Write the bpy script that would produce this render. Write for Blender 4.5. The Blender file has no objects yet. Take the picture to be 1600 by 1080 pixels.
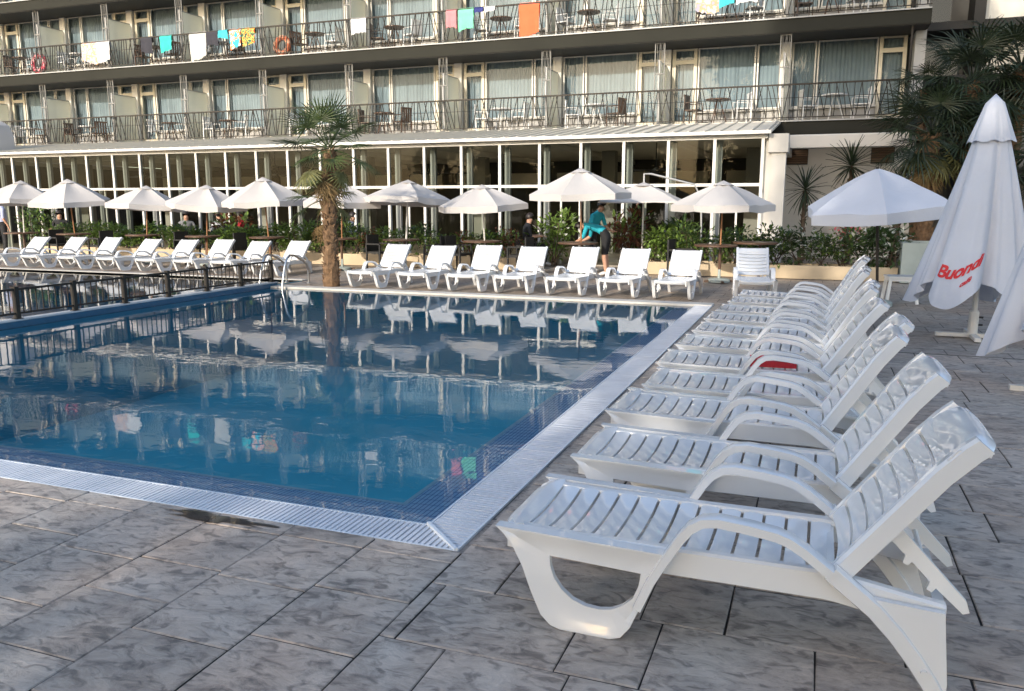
import bpy, bmesh, math, random
from mathutils import Vector, Matrix
R = math.radians
random.seed(7)
scene = bpy.context.scene

# ------------------------------------------------------------------ camera
CAM = Vector((1.49, -3.25, 1.60)); PITCH = 10.003; YAW = 20.49; FPX = 1270.0
cd = bpy.data.cameras.new('camera'); cam = bpy.data.objects.new('camera', cd)
scene.collection.objects.link(cam); scene.camera = cam
cd.sensor_width = 36.0; cd.lens = FPX / 1600.0 * 36.0
cd.clip_start = 0.05; cd.clip_end = 2000
cam.location = CAM; cam.rotation_euler = (R(90 - PITCH), 0, R(YAW))

# ------------------------------------------------------------------ sky and sun
SUN_EL = 20.0; SUN_AZ = 12.0          # behind the camera, a little to its left
w = bpy.data.worlds.new('World'); scene.world = w; w.use_nodes = True
nt = w.node_tree; bg = nt.nodes['Background']
sky = nt.nodes.new('ShaderNodeTexSky'); sky.sky_type = 'NISHITA'; sky.sun_disc = False
sky.sun_elevation = R(SUN_EL); sky.sun_rotation = R(180 + SUN_AZ)
sky.air_density = 1.0; sky.dust_density = 1.8; sky.ozone_density = 1.0
nt.links.new(sky.outputs[0], bg.inputs[0]); bg.inputs[1].default_value = 0.15
sd = bpy.data.lights.new('sun', 'SUN'); sd.energy = 2.0; sd.angle = R(0.53); sd.color = (1.0, 0.91, 0.78)
sun = bpy.data.objects.new('sun', sd); scene.collection.objects.link(sun)
to_sun = Vector((-math.sin(R(SUN_AZ)) * math.cos(R(SUN_EL)), -math.cos(R(SUN_AZ)) * math.cos(R(SUN_EL)), math.sin(R(SUN_EL))))
sun.rotation_euler = to_sun.to_track_quat('Z', 'Y').to_euler(); sun.location = (-10, -40, 30)
scene.view_settings.view_transform = 'Standard'; scene.view_settings.look = 'None'
scene.view_settings.exposure = 1.22; scene.view_settings.gamma = 1.0
scene.view_settings.use_curve_mapping = False
scene.cycles.use_denoising = True
scene.cycles.max_bounces = 8; scene.cycles.transparent_max_bounces = 12
scene.cycles.caustics_reflective = False; scene.cycles.caustics_refractive = False

# ------------------------------------------------------------------ helpers
C = scene.collection
_rot = cam.rotation_euler.to_matrix()
def ray(px, py):
    return (_rot @ Vector(((px - 800) / FPX, -(py - 540) / FPX, -1.0))).normalized()
def at_z(px, py, z=0.0):
    d = ray(px, py); return CAM + d * ((z - CAM.z) / d.z)
def at_y(px, py, y):
    d = ray(px, py); return CAM + d * ((y - CAM.y) / d.y)

class MB:
    def __init__(s): s.v = []; s.f = []; s.mi = []; s.cur = 0
    def add(s, vs, fs):
        o = len(s.v); s.v += [tuple(p) for p in vs]; s.f += [tuple(i + o for i in f) for f in fs]; s.mi += [s.cur] * len(fs); return s
    def box(s, x0, x1, y0, y1, z0, z1):
        return s.add([(x0,y0,z0),(x1,y0,z0),(x1,y1,z0),(x0,y1,z0),(x0,y0,z1),(x1,y0,z1),(x1,y1,z1),(x0,y1,z1)],
                     [(0,3,2,1),(4,5,6,7),(0,1,5,4),(1,2,6,5),(2,3,7,6),(3,0,4,7)])
    def quad(s, a, b, c, d): return s.add([a, b, c, d], [(0,1,2,3)])
    def tube(s, pts, r, n=8, cap=True):
        pts = [Vector(p) for p in pts]; rs = r if isinstance(r, (list, tuple)) else [r] * len(pts)
        vs = []; up = None
        for i, p in enumerate(pts):
            t = (pts[min(i+1, len(pts)-1)] - pts[max(i-1, 0)]).normalized()
            if up is None: up = Vector((0,0,1)) if abs(t.z) < .9 else Vector((1,0,0))
            a = t.cross(up).normalized(); b = a.cross(t).normalized(); up = b
            for k in range(n):
                an = 2*math.pi*k/n; vs.append(p + (a*math.cos(an) + b*math.sin(an)) * rs[i])
        fs = []
        for i in range(len(pts)-1):
            for k in range(n):
                k2 = (k+1) % n; fs.append((i*n+k, i*n+k2, (i+1)*n+k2, (i+1)*n+k))
        if cap:
            fs.append(tuple(range(n))[::-1]); fs.append(tuple((len(pts)-1)*n + k for k in range(n)))
        return s.add(vs, fs)
    def bar(s, a, b, wdt, dep, up=(0,0,1)):          # rectangular bar from a to b
        a = Vector(a); b = Vector(b); t = (b-a).normalized(); u = Vector(up)
        if abs(t.dot(u)) > .95: u = Vector((0,1,0))
        x = t.cross(u).normalized() * wdt/2; y = x.cross(t).normalized() * dep/2
        vs = [a-x-y, a+x-y, a+x+y, a-x+y, b-x-y, b+x-y, b+x+y, b-x+y]
        return s.add(vs, [(0,3,2,1),(4,5,6,7),(0,1,5,4),(1,2,6,5),(2,3,7,6),(3,0,4,7)])
    def sweep_rect(s, path, wy, th):                 # path in the xz plane, section wy across y and th in plane
        n = len(path); vs = []
        for i, (x, z) in enumerate(path):
            a = path[max(i-1,0)]; b = path[min(i+1,n-1)]; t = Vector((b[0]-a[0], b[1]-a[1])).normalized()
            nx, nz = -t.y*th/2, t.x*th/2; e = .18
            for (sy, sn) in ((-.5,-1+e),(-.5+e,-1),(.5-e,-1),(.5,-1+e),(.5,1-e),(.5-e,1),(-.5+e,1),(-.5,1-e)):
                vs.append((x+nx*sn, sy*wy, z+nz*sn))
        fs = []
        for i in range(n-1):
            for k in range(8): fs.append((i*8+k, i*8+(k+1)%8, (i+1)*8+(k+1)%8, (i+1)*8+k))
        fs.append(tuple(range(8))[::-1]); fs.append(tuple((n-1)*8+k for k in range(8)))
        return s.add(vs, fs)
    def prism(s, poly, y0, y1):                      # polygon in xz, extruded along y
        n = len(poly); vs = [(x,y0,z) for x,z in poly] + [(x,y1,z) for x,z in poly]
        fs = [tuple(range(n)), tuple(range(2*n-1, n-1, -1))] + [(i, (i+1)%n+0, (i+1)%n+n, i+n)[::-1] for i in range(n)]
        return s.add(vs, fs)
    def lathe(s, prof, n=12, c=(0,0,0)):
        vs = []; m = len(prof)
        for r, z in prof:
            for k in range(n):
                a = 2*math.pi*k/n; vs.append((c[0]+r*math.cos(a), c[1]+r*math.sin(a), c[2]+z))
        fs = [(i*n+k, i*n+(k+1)%n, (i+1)*n+(k+1)%n, (i+1)*n+k) for i in range(m-1) for k in range(n)]
        fs.append(tuple(range(n))[::-1]); fs.append(tuple((m-1)*n+k for k in range(n)))
        return s.add(vs, fs)
    def mesh(s, name, mats, smooth=False, fix=True):
        me = bpy.data.meshes.new(name); me.from_pydata(s.v, [], s.f)
        for m in (mats if isinstance(mats, (list, tuple)) else [mats]): me.materials.append(m)
        if any(s.mi): me.polygons.foreach_set('material_index', s.mi)
        if fix:
            bm = bmesh.new(); bm.from_mesh(me); bmesh.ops.recalc_face_normals(bm, faces=bm.faces); bm.to_mesh(me); bm.free()
        if smooth:
            me.polygons.foreach_set('use_smooth', [True]*len(me.polygons))
            me.set_sharp_from_angle(angle=R(smooth if smooth is not True else 40))
        me.update(); return me
    def build(s, name, mats, parent=None, smooth=False, fix=True):
        return ob(name, s.mesh(name, mats, smooth, fix), parent)

def ob(name, me, parent=None, loc=None, rot=None):
    o = bpy.data.objects.new(name, me); C.objects.link(o)
    if parent: o.parent = parent
    if loc is not None: o.location = loc
    if rot is not None: o.rotation_euler = rot
    return o
def tag(o, label=None, cat=None, group=None, kind=None):
    if label: o['label'] = label
    if cat: o['category'] = cat
    if group: o['group'] = group
    if kind: o['kind'] = kind
    return o
def empty(name, loc=(0,0,0), rz=0, rot=None):
    o = bpy.data.objects.new(name, None); C.objects.link(o); o.location = loc; o.rotation_euler = rot or (0,0,rz)
    o.empty_display_size = .1; return o
def copy_tree(o, parent=None):
    c = o.copy(); C.objects.link(c); c.parent = parent
    for ch in list(kids[o.name]) if o.name in kids else []:
        copy_tree(ch, c)
    return c
kids = {}
def remember(o):                                     # record a finished prototype's tree once
    kids[o.name] = list(o.children)
    for ch in o.children: remember(ch)
def place(proto, used, loc, rz, label, group=None, scale=None):
    o = proto if not used else copy_tree(proto)
    o.location = loc; o.rotation_euler = (0, 0, rz); o['label'] = label
    if group: o['group'] = group
    if scale: o.scale = (scale,)*3
    return o
ORD = ['first','second','third','fourth','fifth','sixth','seventh','eighth','ninth','tenth','eleventh','twelfth']

# ------------------------------------------------------------------ materials
def mat(name, col, rough=.5, var=0.0, vscale=3.0, bump=0.0, bscale=40.0, metal=0.0, spec=.5, coat=0.0, trans=0.0, obj_rand=0.0):
    m = bpy.data.materials.new(name); m.use_nodes = True; n = m.node_tree; b = n.nodes['Principled BSDF']
    b.inputs['Roughness'].default_value = rough; b.inputs['Metallic'].default_value = metal
    b.inputs['Specular IOR Level'].default_value = spec; b.inputs['Coat Weight'].default_value = coat
    b.inputs['Base Color'].default_value = (*col, 1)
    geo = n.nodes.new('ShaderNodeNewGeometry')
    if var > 0:
        no = n.nodes.new('ShaderNodeTexNoise'); no.inputs['Scale'].default_value = vscale; no.inputs['Detail'].default_value = 5
        n.links.new(geo.outputs['Position'], no.inputs['Vector'])
        mr = n.nodes.new('ShaderNodeMapRange'); mr.inputs[1].default_value = .25; mr.inputs[2].default_value = .75
        mr.inputs[3].default_value = 1-var; mr.inputs[4].default_value = 1+var; n.links.new(no.outputs[0], mr.inputs[0])
        hs = n.nodes.new('ShaderNodeHueSaturation'); hs.inputs['Color'].default_value = (*col, 1)
        src = mr.outputs[0]
        if obj_rand > 0:
            oi = n.nodes.new('ShaderNodeObjectInfo'); m2 = n.nodes.new('ShaderNodeMapRange')
            m2.inputs[3].default_value = 1-obj_rand; m2.inputs[4].default_value = 1+obj_rand; n.links.new(oi.outputs['Random'], m2.inputs[0])
            mu = n.nodes.new('ShaderNodeMath'); mu.operation = 'MULTIPLY'; n.links.new(src, mu.inputs[0]); n.links.new(m2.outputs[0], mu.inputs[1]); src = mu.outputs[0]
        n.links.new(src, hs.inputs['Value']); n.links.new(hs.outputs[0], b.inputs['Base Color'])
    if bump > 0:
        nb = n.nodes.new('ShaderNodeTexNoise'); nb.inputs['Scale'].default_value = bscale; nb.inputs['Detail'].default_value = 4
        n.links.new(geo.outputs['Position'], nb.inputs['Vector'])
        bp = n.nodes.new('ShaderNodeBump'); bp.inputs['Strength'].default_value = bump; bp.inputs['Distance'].default_value = .02
        n.links.new(nb.outputs[0], bp.inputs['Height']); n.links.new(bp.outputs[0], b.inputs['Normal'])
    if trans > 0:
        tr = n.nodes.new('ShaderNodeBsdfTranslucent'); tr.inputs[0].default_value = (*col, 1)
        mx = n.nodes.new('ShaderNodeMixShader'); mx.inputs[0].default_value = trans
        n.links.new(b.outputs[0], mx.inputs[1]); n.links.new(tr.outputs[0], mx.inputs[2]); n.links.new(mx.outputs[0], n.nodes['Material Output'].inputs[0])
    return m

def paving_mat(name, brick=False):
    m = bpy.data.materials.new(name); m.use_nodes = True; n = m.node_tree; b = n.nodes['Principled BSDF']; L = n.links.new
    geo = n.nodes.new('ShaderNodeNewGeometry'); oi = n.nodes.new('ShaderNodeObjectInfo')
    off = n.nodes.new('ShaderNodeVectorMath'); off.operation = 'SCALE'; off.inputs[0].default_value = (17, 31, 5); L(oi.outputs['Random'], off.inputs['Scale'])
    add = n.nodes.new('ShaderNodeVectorMath'); add.operation = 'ADD'; L(geo.outputs['Position'], add.inputs[0]); L(off.outputs[0], add.inputs[1])
    rot = n.nodes.new('ShaderNodeMapping'); rot.inputs['Scale'].default_value = (1.0, 1.9, 1.0); rot.inputs['Rotation'].default_value = (0, 0, R(-25)); L(add.outputs[0], rot.inputs[0])
    n1 = n.nodes.new('ShaderNodeTexNoise'); n1.inputs['Scale'].default_value = 5.5; n1.inputs['Detail'].default_value = 10; n1.inputs['Roughness'].default_value = .74; n1.inputs['Distortion'].default_value = .55; L(rot.outputs[0], n1.inputs['Vector'])
    n2 = n.nodes.new('ShaderNodeTexNoise'); n2.inputs['Scale'].default_value = 1.1; n2.inputs['Detail'].default_value = 4; L(geo.outputs['Position'], n2.inputs['Vector'])
    n3 = n.nodes.new('ShaderNodeTexNoise'); n3.inputs['Scale'].default_value = 10; n3.inputs['Detail'].default_value = 8; n3.inputs['Distortion'].default_value = 1.2; L(rot.outputs[0], n3.inputs['Vector'])
    r1 = n.nodes.new('ShaderNodeValToRGB'); L(n1.outputs[0], r1.inputs[0]); e = r1.color_ramp.elements
    e[0].position = .30; e[0].color = (.15, .132, .118, 1); e[1].position = .70; e[1].color = (.60, .52, .44, 1)
    x = r1.color_ramp.elements.new(.44); x.color = (.39, .335, .285, 1)
    x = r1.color_ramp.elements.new(.56); x.color = (.50, .435, .37, 1)
    hue = n.nodes.new('ShaderNodeValToRGB'); L(n2.outputs[0], hue.inputs[0]); h = hue.color_ramp.elements
    h[0].position = .35; h[0].color = (1.0, .90, .84, 1); h[1].position = .65; h[1].color = (.90, .93, .96, 1)
    mx = n.nodes.new('ShaderNodeMix'); mx.data_type = 'RGBA'; mx.blend_type = 'MULTIPLY'; mx.inputs[0].default_value = 1; L(r1.outputs[0], mx.inputs[6]); L(hue.outputs[0], mx.inputs[7])
    # worn dark flecks
    r3 = n.nodes.new('ShaderNodeValToRGB'); L(n3.outputs[0], r3.inputs[0]); r3.color_ramp.elements[0].position = .34; r3.color_ramp.elements[0].color = (.38,.38,.39,1); r3.color_ramp.elements[1].position = .49; r3.color_ramp.elements[1].color = (1,1,1,1)
    m3 = n.nodes.new('ShaderNodeMix'); m3.data_type = 'RGBA'; m3.blend_type = 'MULTIPLY'; m3.inputs[0].default_value = .85; L(mx.outputs[2], m3.inputs[6]); L(r3.outputs[0], m3.inputs[7])
    rv = n.nodes.new('ShaderNodeMapRange'); rv.inputs[3].default_value = .86; rv.inputs[4].default_value = 1.14; L(oi.outputs['Random'], rv.inputs[0])
    hs = n.nodes.new('ShaderNodeHueSaturation'); L(rv.outputs[0], hs.inputs['Value']); L(m3.outputs[2], hs.inputs['Color']); col = hs.outputs[0]
    hgt = n1.outputs[0]
    if brick:
        br = n.nodes.new('ShaderNodeTexBrick'); br.offset = .37; br.inputs['Scale'].default_value = 1; br.inputs['Brick Width'].default_value = .62; br.inputs['Row Height'].default_value = .45
        br.inputs['Mortar Size'].default_value = .008; br.inputs['Color1'].default_value = (1,1,1,1); br.inputs['Color2'].default_value = (.84,.84,.84,1); br.inputs['Mortar'].default_value = (.25,.25,.25,1)
        L(geo.outputs['Position'], br.inputs['Vector'])
        m4 = n.nodes.new('ShaderNodeMix'); m4.data_type = 'RGBA'; m4.blend_type = 'MULTIPLY'; m4.inputs[0].default_value = 1; L(col, m4.inputs[6]); L(br.outputs[0], m4.inputs[7]); col = m4.outputs[2]
    L(col, b.inputs['Base Color'])
    bp = n.nodes.new('ShaderNodeBump'); bp.inputs['Strength'].default_value = .8; bp.inputs['Distance'].default_value = .014
    ad = n.nodes.new('ShaderNodeMath'); ad.operation = 'MULTIPLY_ADD'; ad.inputs[1].default_value = .35; L(n3.outputs[0], ad.inputs[0]); L(hgt, ad.inputs[2]); L(ad.outputs[0], bp.inputs['Height']); L(bp.outputs[0], b.inputs['Normal'])
    rr = n.nodes.new('ShaderNodeMapRange'); rr.inputs[3].default_value = .32; rr.inputs[4].default_value = .62; L(n2.outputs[0], rr.inputs[0]); L(rr.outputs[0], b.inputs['Roughness'])
    return m

def glass_mat(name, tint, refl, rough=.02, ior=1.5):
    m = bpy.data.materials.new(name); m.use_nodes = True; n = m.node_tree; n.nodes.remove(n.nodes['Principled BSDF']); L = n.links.new
    t = n.nodes.new('ShaderNodeBsdfTransparent'); t.inputs[0].default_value = (*tint, 1)
    g = n.nodes.new('ShaderNodeBsdfGlossy'); g.inputs['Roughness'].default_value = rough
    fr = n.nodes.new('ShaderNodeFresnel'); fr.inputs[0].default_value = ior
    ma = n.nodes.new('ShaderNodeMath'); ma.operation = 'ADD'; ma.use_clamp = True; ma.inputs[1].default_value = refl; L(fr.outputs[0], ma.inputs[0])
    mx = n.nodes.new('ShaderNodeMixShader'); L(ma.outputs[0], mx.inputs[0]); L(t.outputs[0], mx.inputs[1]); L(g.outputs[0], mx.inputs[2]); L(mx.outputs[0], n.nodes['Material Output'].inputs[0])
    return m

def water_mat(name, tint):
    m = bpy.data.materials.new(name); m.use_nodes = True; n = m.node_tree; n.nodes.remove(n.nodes['Principled BSDF']); L = n.links.new
    t = n.nodes.new('ShaderNodeBsdfTransparent'); t.inputs[0].default_value = (*tint, 1)
    g = n.nodes.new('ShaderNodeBsdfGlossy'); g.inputs['Roughness'].default_value = .015
    geo = n.nodes.new('ShaderNodeNewGeometry')
    heights = []
    for sc, amp, dist in ((1.1, .0026, .5), (5.0, .00075, .8), (14.0, .00020, .3)):
        mp = n.nodes.new('ShaderNodeMapping'); mp.inputs['Rotation'].default_value = (0, 0, R(20 + sc*9)); mp.inputs['Scale'].default_value = (.75, 1.25, 1); L(geo.outputs['Position'], mp.inputs[0])
        no = n.nodes.new('ShaderNodeTexNoise'); no.inputs['Scale'].default_value = sc; no.inputs['Detail'].default_value = 1.5; no.inputs['Distortion'].default_value = dist; L(mp.outputs[0], no.inputs['Vector'])
        mu = n.nodes.new('ShaderNodeMath'); mu.operation = 'MULTIPLY'; mu.inputs[1].default_value = amp; L(no.outputs[0], mu.inputs[0]); heights.append(mu.outputs[0])
    a1 = n.nodes.new('ShaderNodeMath'); L(heights[0], a1.inputs[0]); L(heights[1], a1.inputs[1])
    a2 = n.nodes.new('ShaderNodeMath'); L(a1.outputs[0], a2.inputs[0]); L(heights[2], a2.inputs[1])
    bp = n.nodes.new('ShaderNodeBump'); bp.inputs['Strength'].default_value = 1.0; bp.inputs['Distance'].default_value = 1.0; L(a2.outputs[0], bp.inputs['Height'])
    fr = n.nodes.new('ShaderNodeFresnel'); fr.inputs[0].default_value = 1.42; L(bp.outputs[0], fr.inputs['Normal']); L(bp.outputs[0], g.inputs['Normal'])
    mx = n.nodes.new('ShaderNodeMixShader'); L(fr.outputs[0], mx.inputs[0]); L(t.outputs[0], mx.inputs[1]); L(g.outputs[0], mx.inputs[2]); L(mx.outputs[0], n.nodes['Material Output'].inputs[0])
    return m

def mosaic_mat(name, c1, c2, mortar, bw=.026, rh=.026):
    m = bpy.data.materials.new(name); m.use_nodes = True; n = m.node_tree; b = n.nodes['Principled BSDF']; L = n.links.new
    geo = n.nodes.new('ShaderNodeNewGeometry')
    sp = n.nodes.new('ShaderNodeSeparateXYZ'); L(geo.outputs['Position'], sp.inputs[0])
    ad = n.nodes.new('ShaderNodeMath'); L(sp.outputs[1], ad.inputs[0]); L(sp.outputs[2], ad.inputs[1])
    cb = n.nodes.new('ShaderNodeCombineXYZ'); L(sp.outputs[0], cb.inputs[0]); L(ad.outputs[0], cb.inputs[1])
    br = n.nodes.new('ShaderNodeTexBrick'); br.offset = 0; br.inputs['Scale'].default_value = 1; br.inputs['Brick Width'].default_value = bw; br.inputs['Row Height'].default_value = rh
    br.inputs['Mortar Size'].default_value = .0025; br.inputs['Color1'].default_value = (*c1,1); br.inputs['Color2'].default_value = (*c2,1); br.inputs['Mortar'].default_value = (*mortar,1)
    L(cb.outputs[0], br.inputs['Vector']); L(br.outputs[0], b.inputs['Base Color']); b.inputs['Roughness'].default_value = .25
    return m

M = {}
M['pave'] = paving_mat('stamped_concrete'); M['pave_far'] = paving_mat('stamped_concrete_sheet', True)
M['joint'] = mat('paving_joint', (.055,.05,.046), .9, .3, 20)
M['plastic'] = mat('white_plastic', (.68,.69,.70), .26, .04, 2, .14, 8, spec=.6, coat=.8)
M['plastic_dull'] = mat('white_plastic_worn', (.74,.74,.73), .3, .04, 3)
M['canvas'] = mat('cream_canvas', (.60,.57,.545), .85, .05, 2, .25, 25, trans=.18)
M['canvas_white'] = mat('white_canvas', (.60,.62,.68), .8, .04, 2.5, .3, 18, trans=.12)
M['wood'] = mat('brown_pole', (.30,.14,.06), .5, .2, 6)
M['steel'] = mat('brushed_steel', (.55,.55,.54), .28, metal=1.0)
M['white_metal'] = mat('white_metal', (.64,.62,.58), .4, .05, 2)
M['lattice'] = mat('grey_lattice_metal', (.22,.215,.20), .6, .1, 3, spec=.2)
M['bronze'] = mat('dark_bronze_metal', (.04,.034,.028), .6, .2, 8, spec=.2)
M['black'] = mat('black_metal', (.012,.012,.012), .45)
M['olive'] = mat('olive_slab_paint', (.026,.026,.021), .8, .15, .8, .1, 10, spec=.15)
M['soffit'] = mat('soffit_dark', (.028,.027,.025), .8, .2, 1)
M['cream_wall'] = mat('cream_wall', (.72,.70,.64), .75, .05, 1.2, .1, 20)
M['grey_wall'] = mat('grey_wall', (.42,.41,.39), .75, .06, 1.2)
M['white_wall'] = mat('white_render', (.60,.57,.52), .8, .07, .9, .15, 14)
M['panel'] = mat('sill_panel', (.40,.39,.37), .6, .06, 2)
M['divider'] = mat('frosted_divider', (.88,.88,.80), .55, .04, 2, trans=.55)
M['curtain'] = mat('pleated_curtain_sky_tint', (.40,.455,.48), .85, .16, 1.2, trans=.15)  # bluish colour stands in for sky reflected in the window glass
M['frame'] = mat('cream_frame', (.60,.55,.43), .45, .04, 2)
M['frame_white'] = mat('white_frame', (.60,.58,.53), .4, .04, 2)
M['frame_grey'] = mat('grey_frame', (.40,.40,.39), .5, .05, 2)
M['glass'] = glass_mat('window_glass', (.70,.76,.79), 0.0, .01, 1.32)
M['pav_glass'] = glass_mat('pavilion_glass', (.66,.70,.66), 0.0, .01, 1.22)
M['roof'] = mat('pavilion_roof', (.62,.58,.50), .5, .08, 1.5)
M['ceil'] = mat('pavilion_ceiling', (.80,.76,.70), .8, .05, 1)
M['hall_floor'] = mat('hall_floor', (.30,.26,.21), .4, .2, 2)
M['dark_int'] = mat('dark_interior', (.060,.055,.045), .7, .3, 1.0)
M['int_col'] = mat('interior_column', (.30,.29,.26), .7, .1, 1)
M['planter'] = mat('cream_planter', (.50,.40,.27), .75, .12, 2.5, .15, 14)
M['planter_grey'] = mat('grey_planter', (.33,.37,.34), .7, .15, 3, .1, 14)
M['soil'] = mat('soil', (.035,.026,.018), .95, .3, 10, .4, 30)
M['leaf'] = mat('shrub_leaf', (.17,.26,.055), .40, .45, 9, trans=.35, obj_rand=.3)
M['leaf_dark'] = mat('dark_leaf', (.055,.095,.030), .42, .4, 8, trans=.25, obj_rand=.25)
M['leaf_red'] = mat('russet_leaf', (.17,.065,.03), .5, .4, 9, trans=.2, obj_rand=.2)
M['flower_pink'] = mat('pink_petals', (.65,.16,.17), .6, .2, 9, trans=.2)
M['flower_white'] = mat('white_petals', (.78,.78,.70), .6, .1, 9, trans=.2)
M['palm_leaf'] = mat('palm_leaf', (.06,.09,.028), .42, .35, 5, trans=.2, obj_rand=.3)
M['palm_pale'] = mat('palm_leaf_pale', (.19,.19,.07), .5, .3, 5, trans=.25, obj_rand=.2)
M['wing_wall'] = mat('wing_grey_wall', (.13,.13,.125), .7, .15, 1)
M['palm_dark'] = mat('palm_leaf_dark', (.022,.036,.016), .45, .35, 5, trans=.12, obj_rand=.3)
M['palm_dry'] = mat('dry_palm_leaf', (.23,.155,.07), .8, .3, 6, trans=.15)
M['trunk'] = mat('fibrous_trunk', (.16,.095,.05), .95, .45, 12, 1.0, 45)
M['bark'] = mat('tree_bark', (.09,.065,.045), .95, .3, 8, .8, 20)
M['table'] = mat('dark_brown_table', (.10,.055,.035), .4, .2, 5)
M['wicker'] = mat('black_wicker', (.02,.019,.018), .7, .3, 60, .6, 120)
M['pool_tile'] = mosaic_mat('blue_pool_mosaic', (.06,.36,.50), (.05,.32,.46), (.1,.40,.5), .05, .05)
M['pool_deep'] = mat('blue_pool_floor', (.16,.68,.78), .5, .08, 1.5)
M['ledge'] = mosaic_mat('lilac_ledge_mosaic', (.74,.80,.95), (.66,.72,.90), (.08,.13,.36), .028, .075)
M['trim'] = mat('pale_trim', (.72,.76,.80), .35, .05, 4)
M['grate'] = mat('white_grating', (.66,.68,.72), .35, .08, 6)
M['gutter'] = mat('gutter', (.10,.12,.15), .5, .2, 5)
M['coping'] = mat('pale_coping', (.52,.50,.46), .6, .12, 5, .1, 30)
M['div_top'] = mat('divider_top', (.45,.48,.50), .5, .15, 5)
M['div_face'] = mosaic_mat('divider_mosaic', (.025,.11,.20), (.02,.09,.17), (.04,.13,.22), .03, .03)
M['water'] = water_mat('pool_water', (.76,.96,1.0)); M['water_k'] = water_mat('children_water', (.72,.90,.94))
M['red'] = mat('red_cloth', (.50,.02,.03), .7, .1, 20)
M['red_print'] = mat('red_print', (.62,.025,.03), .7)
M['skin'] = mat('skin', (.48,.27,.18), .55); M['hair'] = mat('dark_hair', (.018,.012,.010), .5)
M['teal_cloth'] = mat('turquoise_shirt', (.015,.33,.42), .8, .08, 12); M['black_cloth'] = mat('black_cloth', (.014,.014,.016), .85)
M['white_cloth'] = mat('white_shirt', (.66,.67,.70), .85, .05, 12); M['blue_cloth'] = mat('pale_blue_shirt', (.42,.46,.62), .85, .05, 12)
M['shoe'] = mat('pale_shoe', (.6,.58,.56), .6); M['grey_cloth'] = mat('grey_cloth', (.22,.22,.22), .85)
M['unit'] = mat('grey_cover', (.45,.45,.46), .6, .05, 2)
M['rust'] = mat('brown_louvre', (.14,.085,.05), .6, .1, 4)
# ================================================================== ground, pools
PX0, PX1, PY0, PY1 = -8.60, 0.0, 0.0, 9.90          # outer edge of the main pool surround
KX0, KX1, KY0, KY1 = -34.0, -8.48, 1.2, 11.05        # children's pool beyond the low fence
def sheet(rects, z):
    m = MB()
    for (x0, x1, y0, y1) in rects: m.quad((x0,y0,z),(x1,y0,z),(x1,y1,z),(x0,y1,z))
    return m
ZB = -0.016
paving = sheet([(-500,500,-500,PY0),(PX1,500,PY0,KY1),(-500,500,KY1,500),(-500,KX0,PY0,KY1),(KX0,KX1,PY0,KY0),(PX0,PX1,PY1,KY1)], ZB).build('paving', M['pave_far'], fix=False)
tag(paving, 'grey stamped concrete paving around the pools', 'paving', kind='structure')
jb = sheet([(-5.0,0.03,-2.3,0.0),(0.03,5.2,-2.3,6.4)], ZB+.005).build('joint_bed', M['joint'], fix=False)
tag(jb, 'dark recessed joints between the paving slabs', 'paving joints', kind='structure')

def slab_mesh(x0, x1, y0, y1, rnd):
    g = .0032; b = .004; z = rnd.uniform(-.0015, .0015)
    x0 += g; x1 -= g; y0 += g; y1 -= g; cx, cy = (x0+x1)/2, (y0+y1)/2
    j = lambda: rnd.uniform(-.002, .002)
    o = [(x0+j(),y0+j()),(cx,y0+j()),(x1+j(),y0+j()),(x1+j(),cy),(x1+j(),y1+j()),(cx,y1+j()),(x0+j(),y1+j()),(x0+j(),cy)]
    t = [(x+(cx-x)*b*2/(x1-x0+.001), y+(cy-y)*b*2/(y1-y0+.001)) for x, y in o]
    vs = [(x-cx,y-cy,-.014) for x,y in o] + [(x-cx,y-cy,-.005+z) for x,y in o] + [(x-cx,y-cy,z) for x,y in t]
    fs = [tuple(range(16,24))] + [(i,(i+1)%8,8+(i+1)%8,8+i) for i in range(8)] + [(8+i,8+(i+1)%8,16+(i+1)%8,16+i) for i in range(8)]
    m = MB(); m.add(vs, fs); m.mi = [0] + [1]*8 + [0]*8; return m.mesh('paving_slab', [M['pave'], M['joint']], fix=False), (cx, cy, 0)
rs = random.Random(11)
def slab(x0, x1, y0, y1):
    me, loc = slab_mesh(x0, x1, y0, y1, rs); o = ob('paving_slab', me, paving, loc)
# columns in front of the pool, joints run towards the water
xs = [0.030 - .4565*i for i in range(11)]
starts = {0:[-.13,-.53,-.95,-1.37], 1:[-.13,-.59,-1.07,-1.5], 2:[-.14,-.56,-.87,-1.32], 3:[-.155,-.60,-1.07,-1.46], 4:[-.15,-.49,-.82,-1.25]}
for i in range(10):
    ys = [0.0] + starts.get(i, [-.15-rs.uniform(0,.05), -.5-rs.uniform(0,.12), -.95-rs.uniform(0,.1), -1.4-rs.uniform(0,.08)]) + [-1.85, -2.29]
    for a, b in zip(ys[:-1], ys[1:]): slab(xs[i+1], xs[i], b, a)
# rows beside the pool, joints run parallel to the hotel
rows = [-2.25,-1.76,-1.24,-.785,-.33,.085,.545,.99,1.39,1.84,2.29,2.73,3.18,3.62,4.07,4.52,4.97,5.42,5.86,6.31]
fixed = {3:[.10,.72,1.02], 2:[.31,.78,1.50], 4:[.32,.93,1.25], 5:[.35,1.25,2.17], 6:[.5,1.05,2.16]}
for k in range(len(rows)-1):
    xsr = [.030] + fixed.get(k, [])
    while xsr[-1] < 4.6:
        xsr.append(xsr[-1] + rs.choice((.42,.5,.62,.74,.55)))
    for a, b in zip(xsr[:-1], xsr[1:]): slab(a, b, rows[k], rows[k+1])

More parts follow.
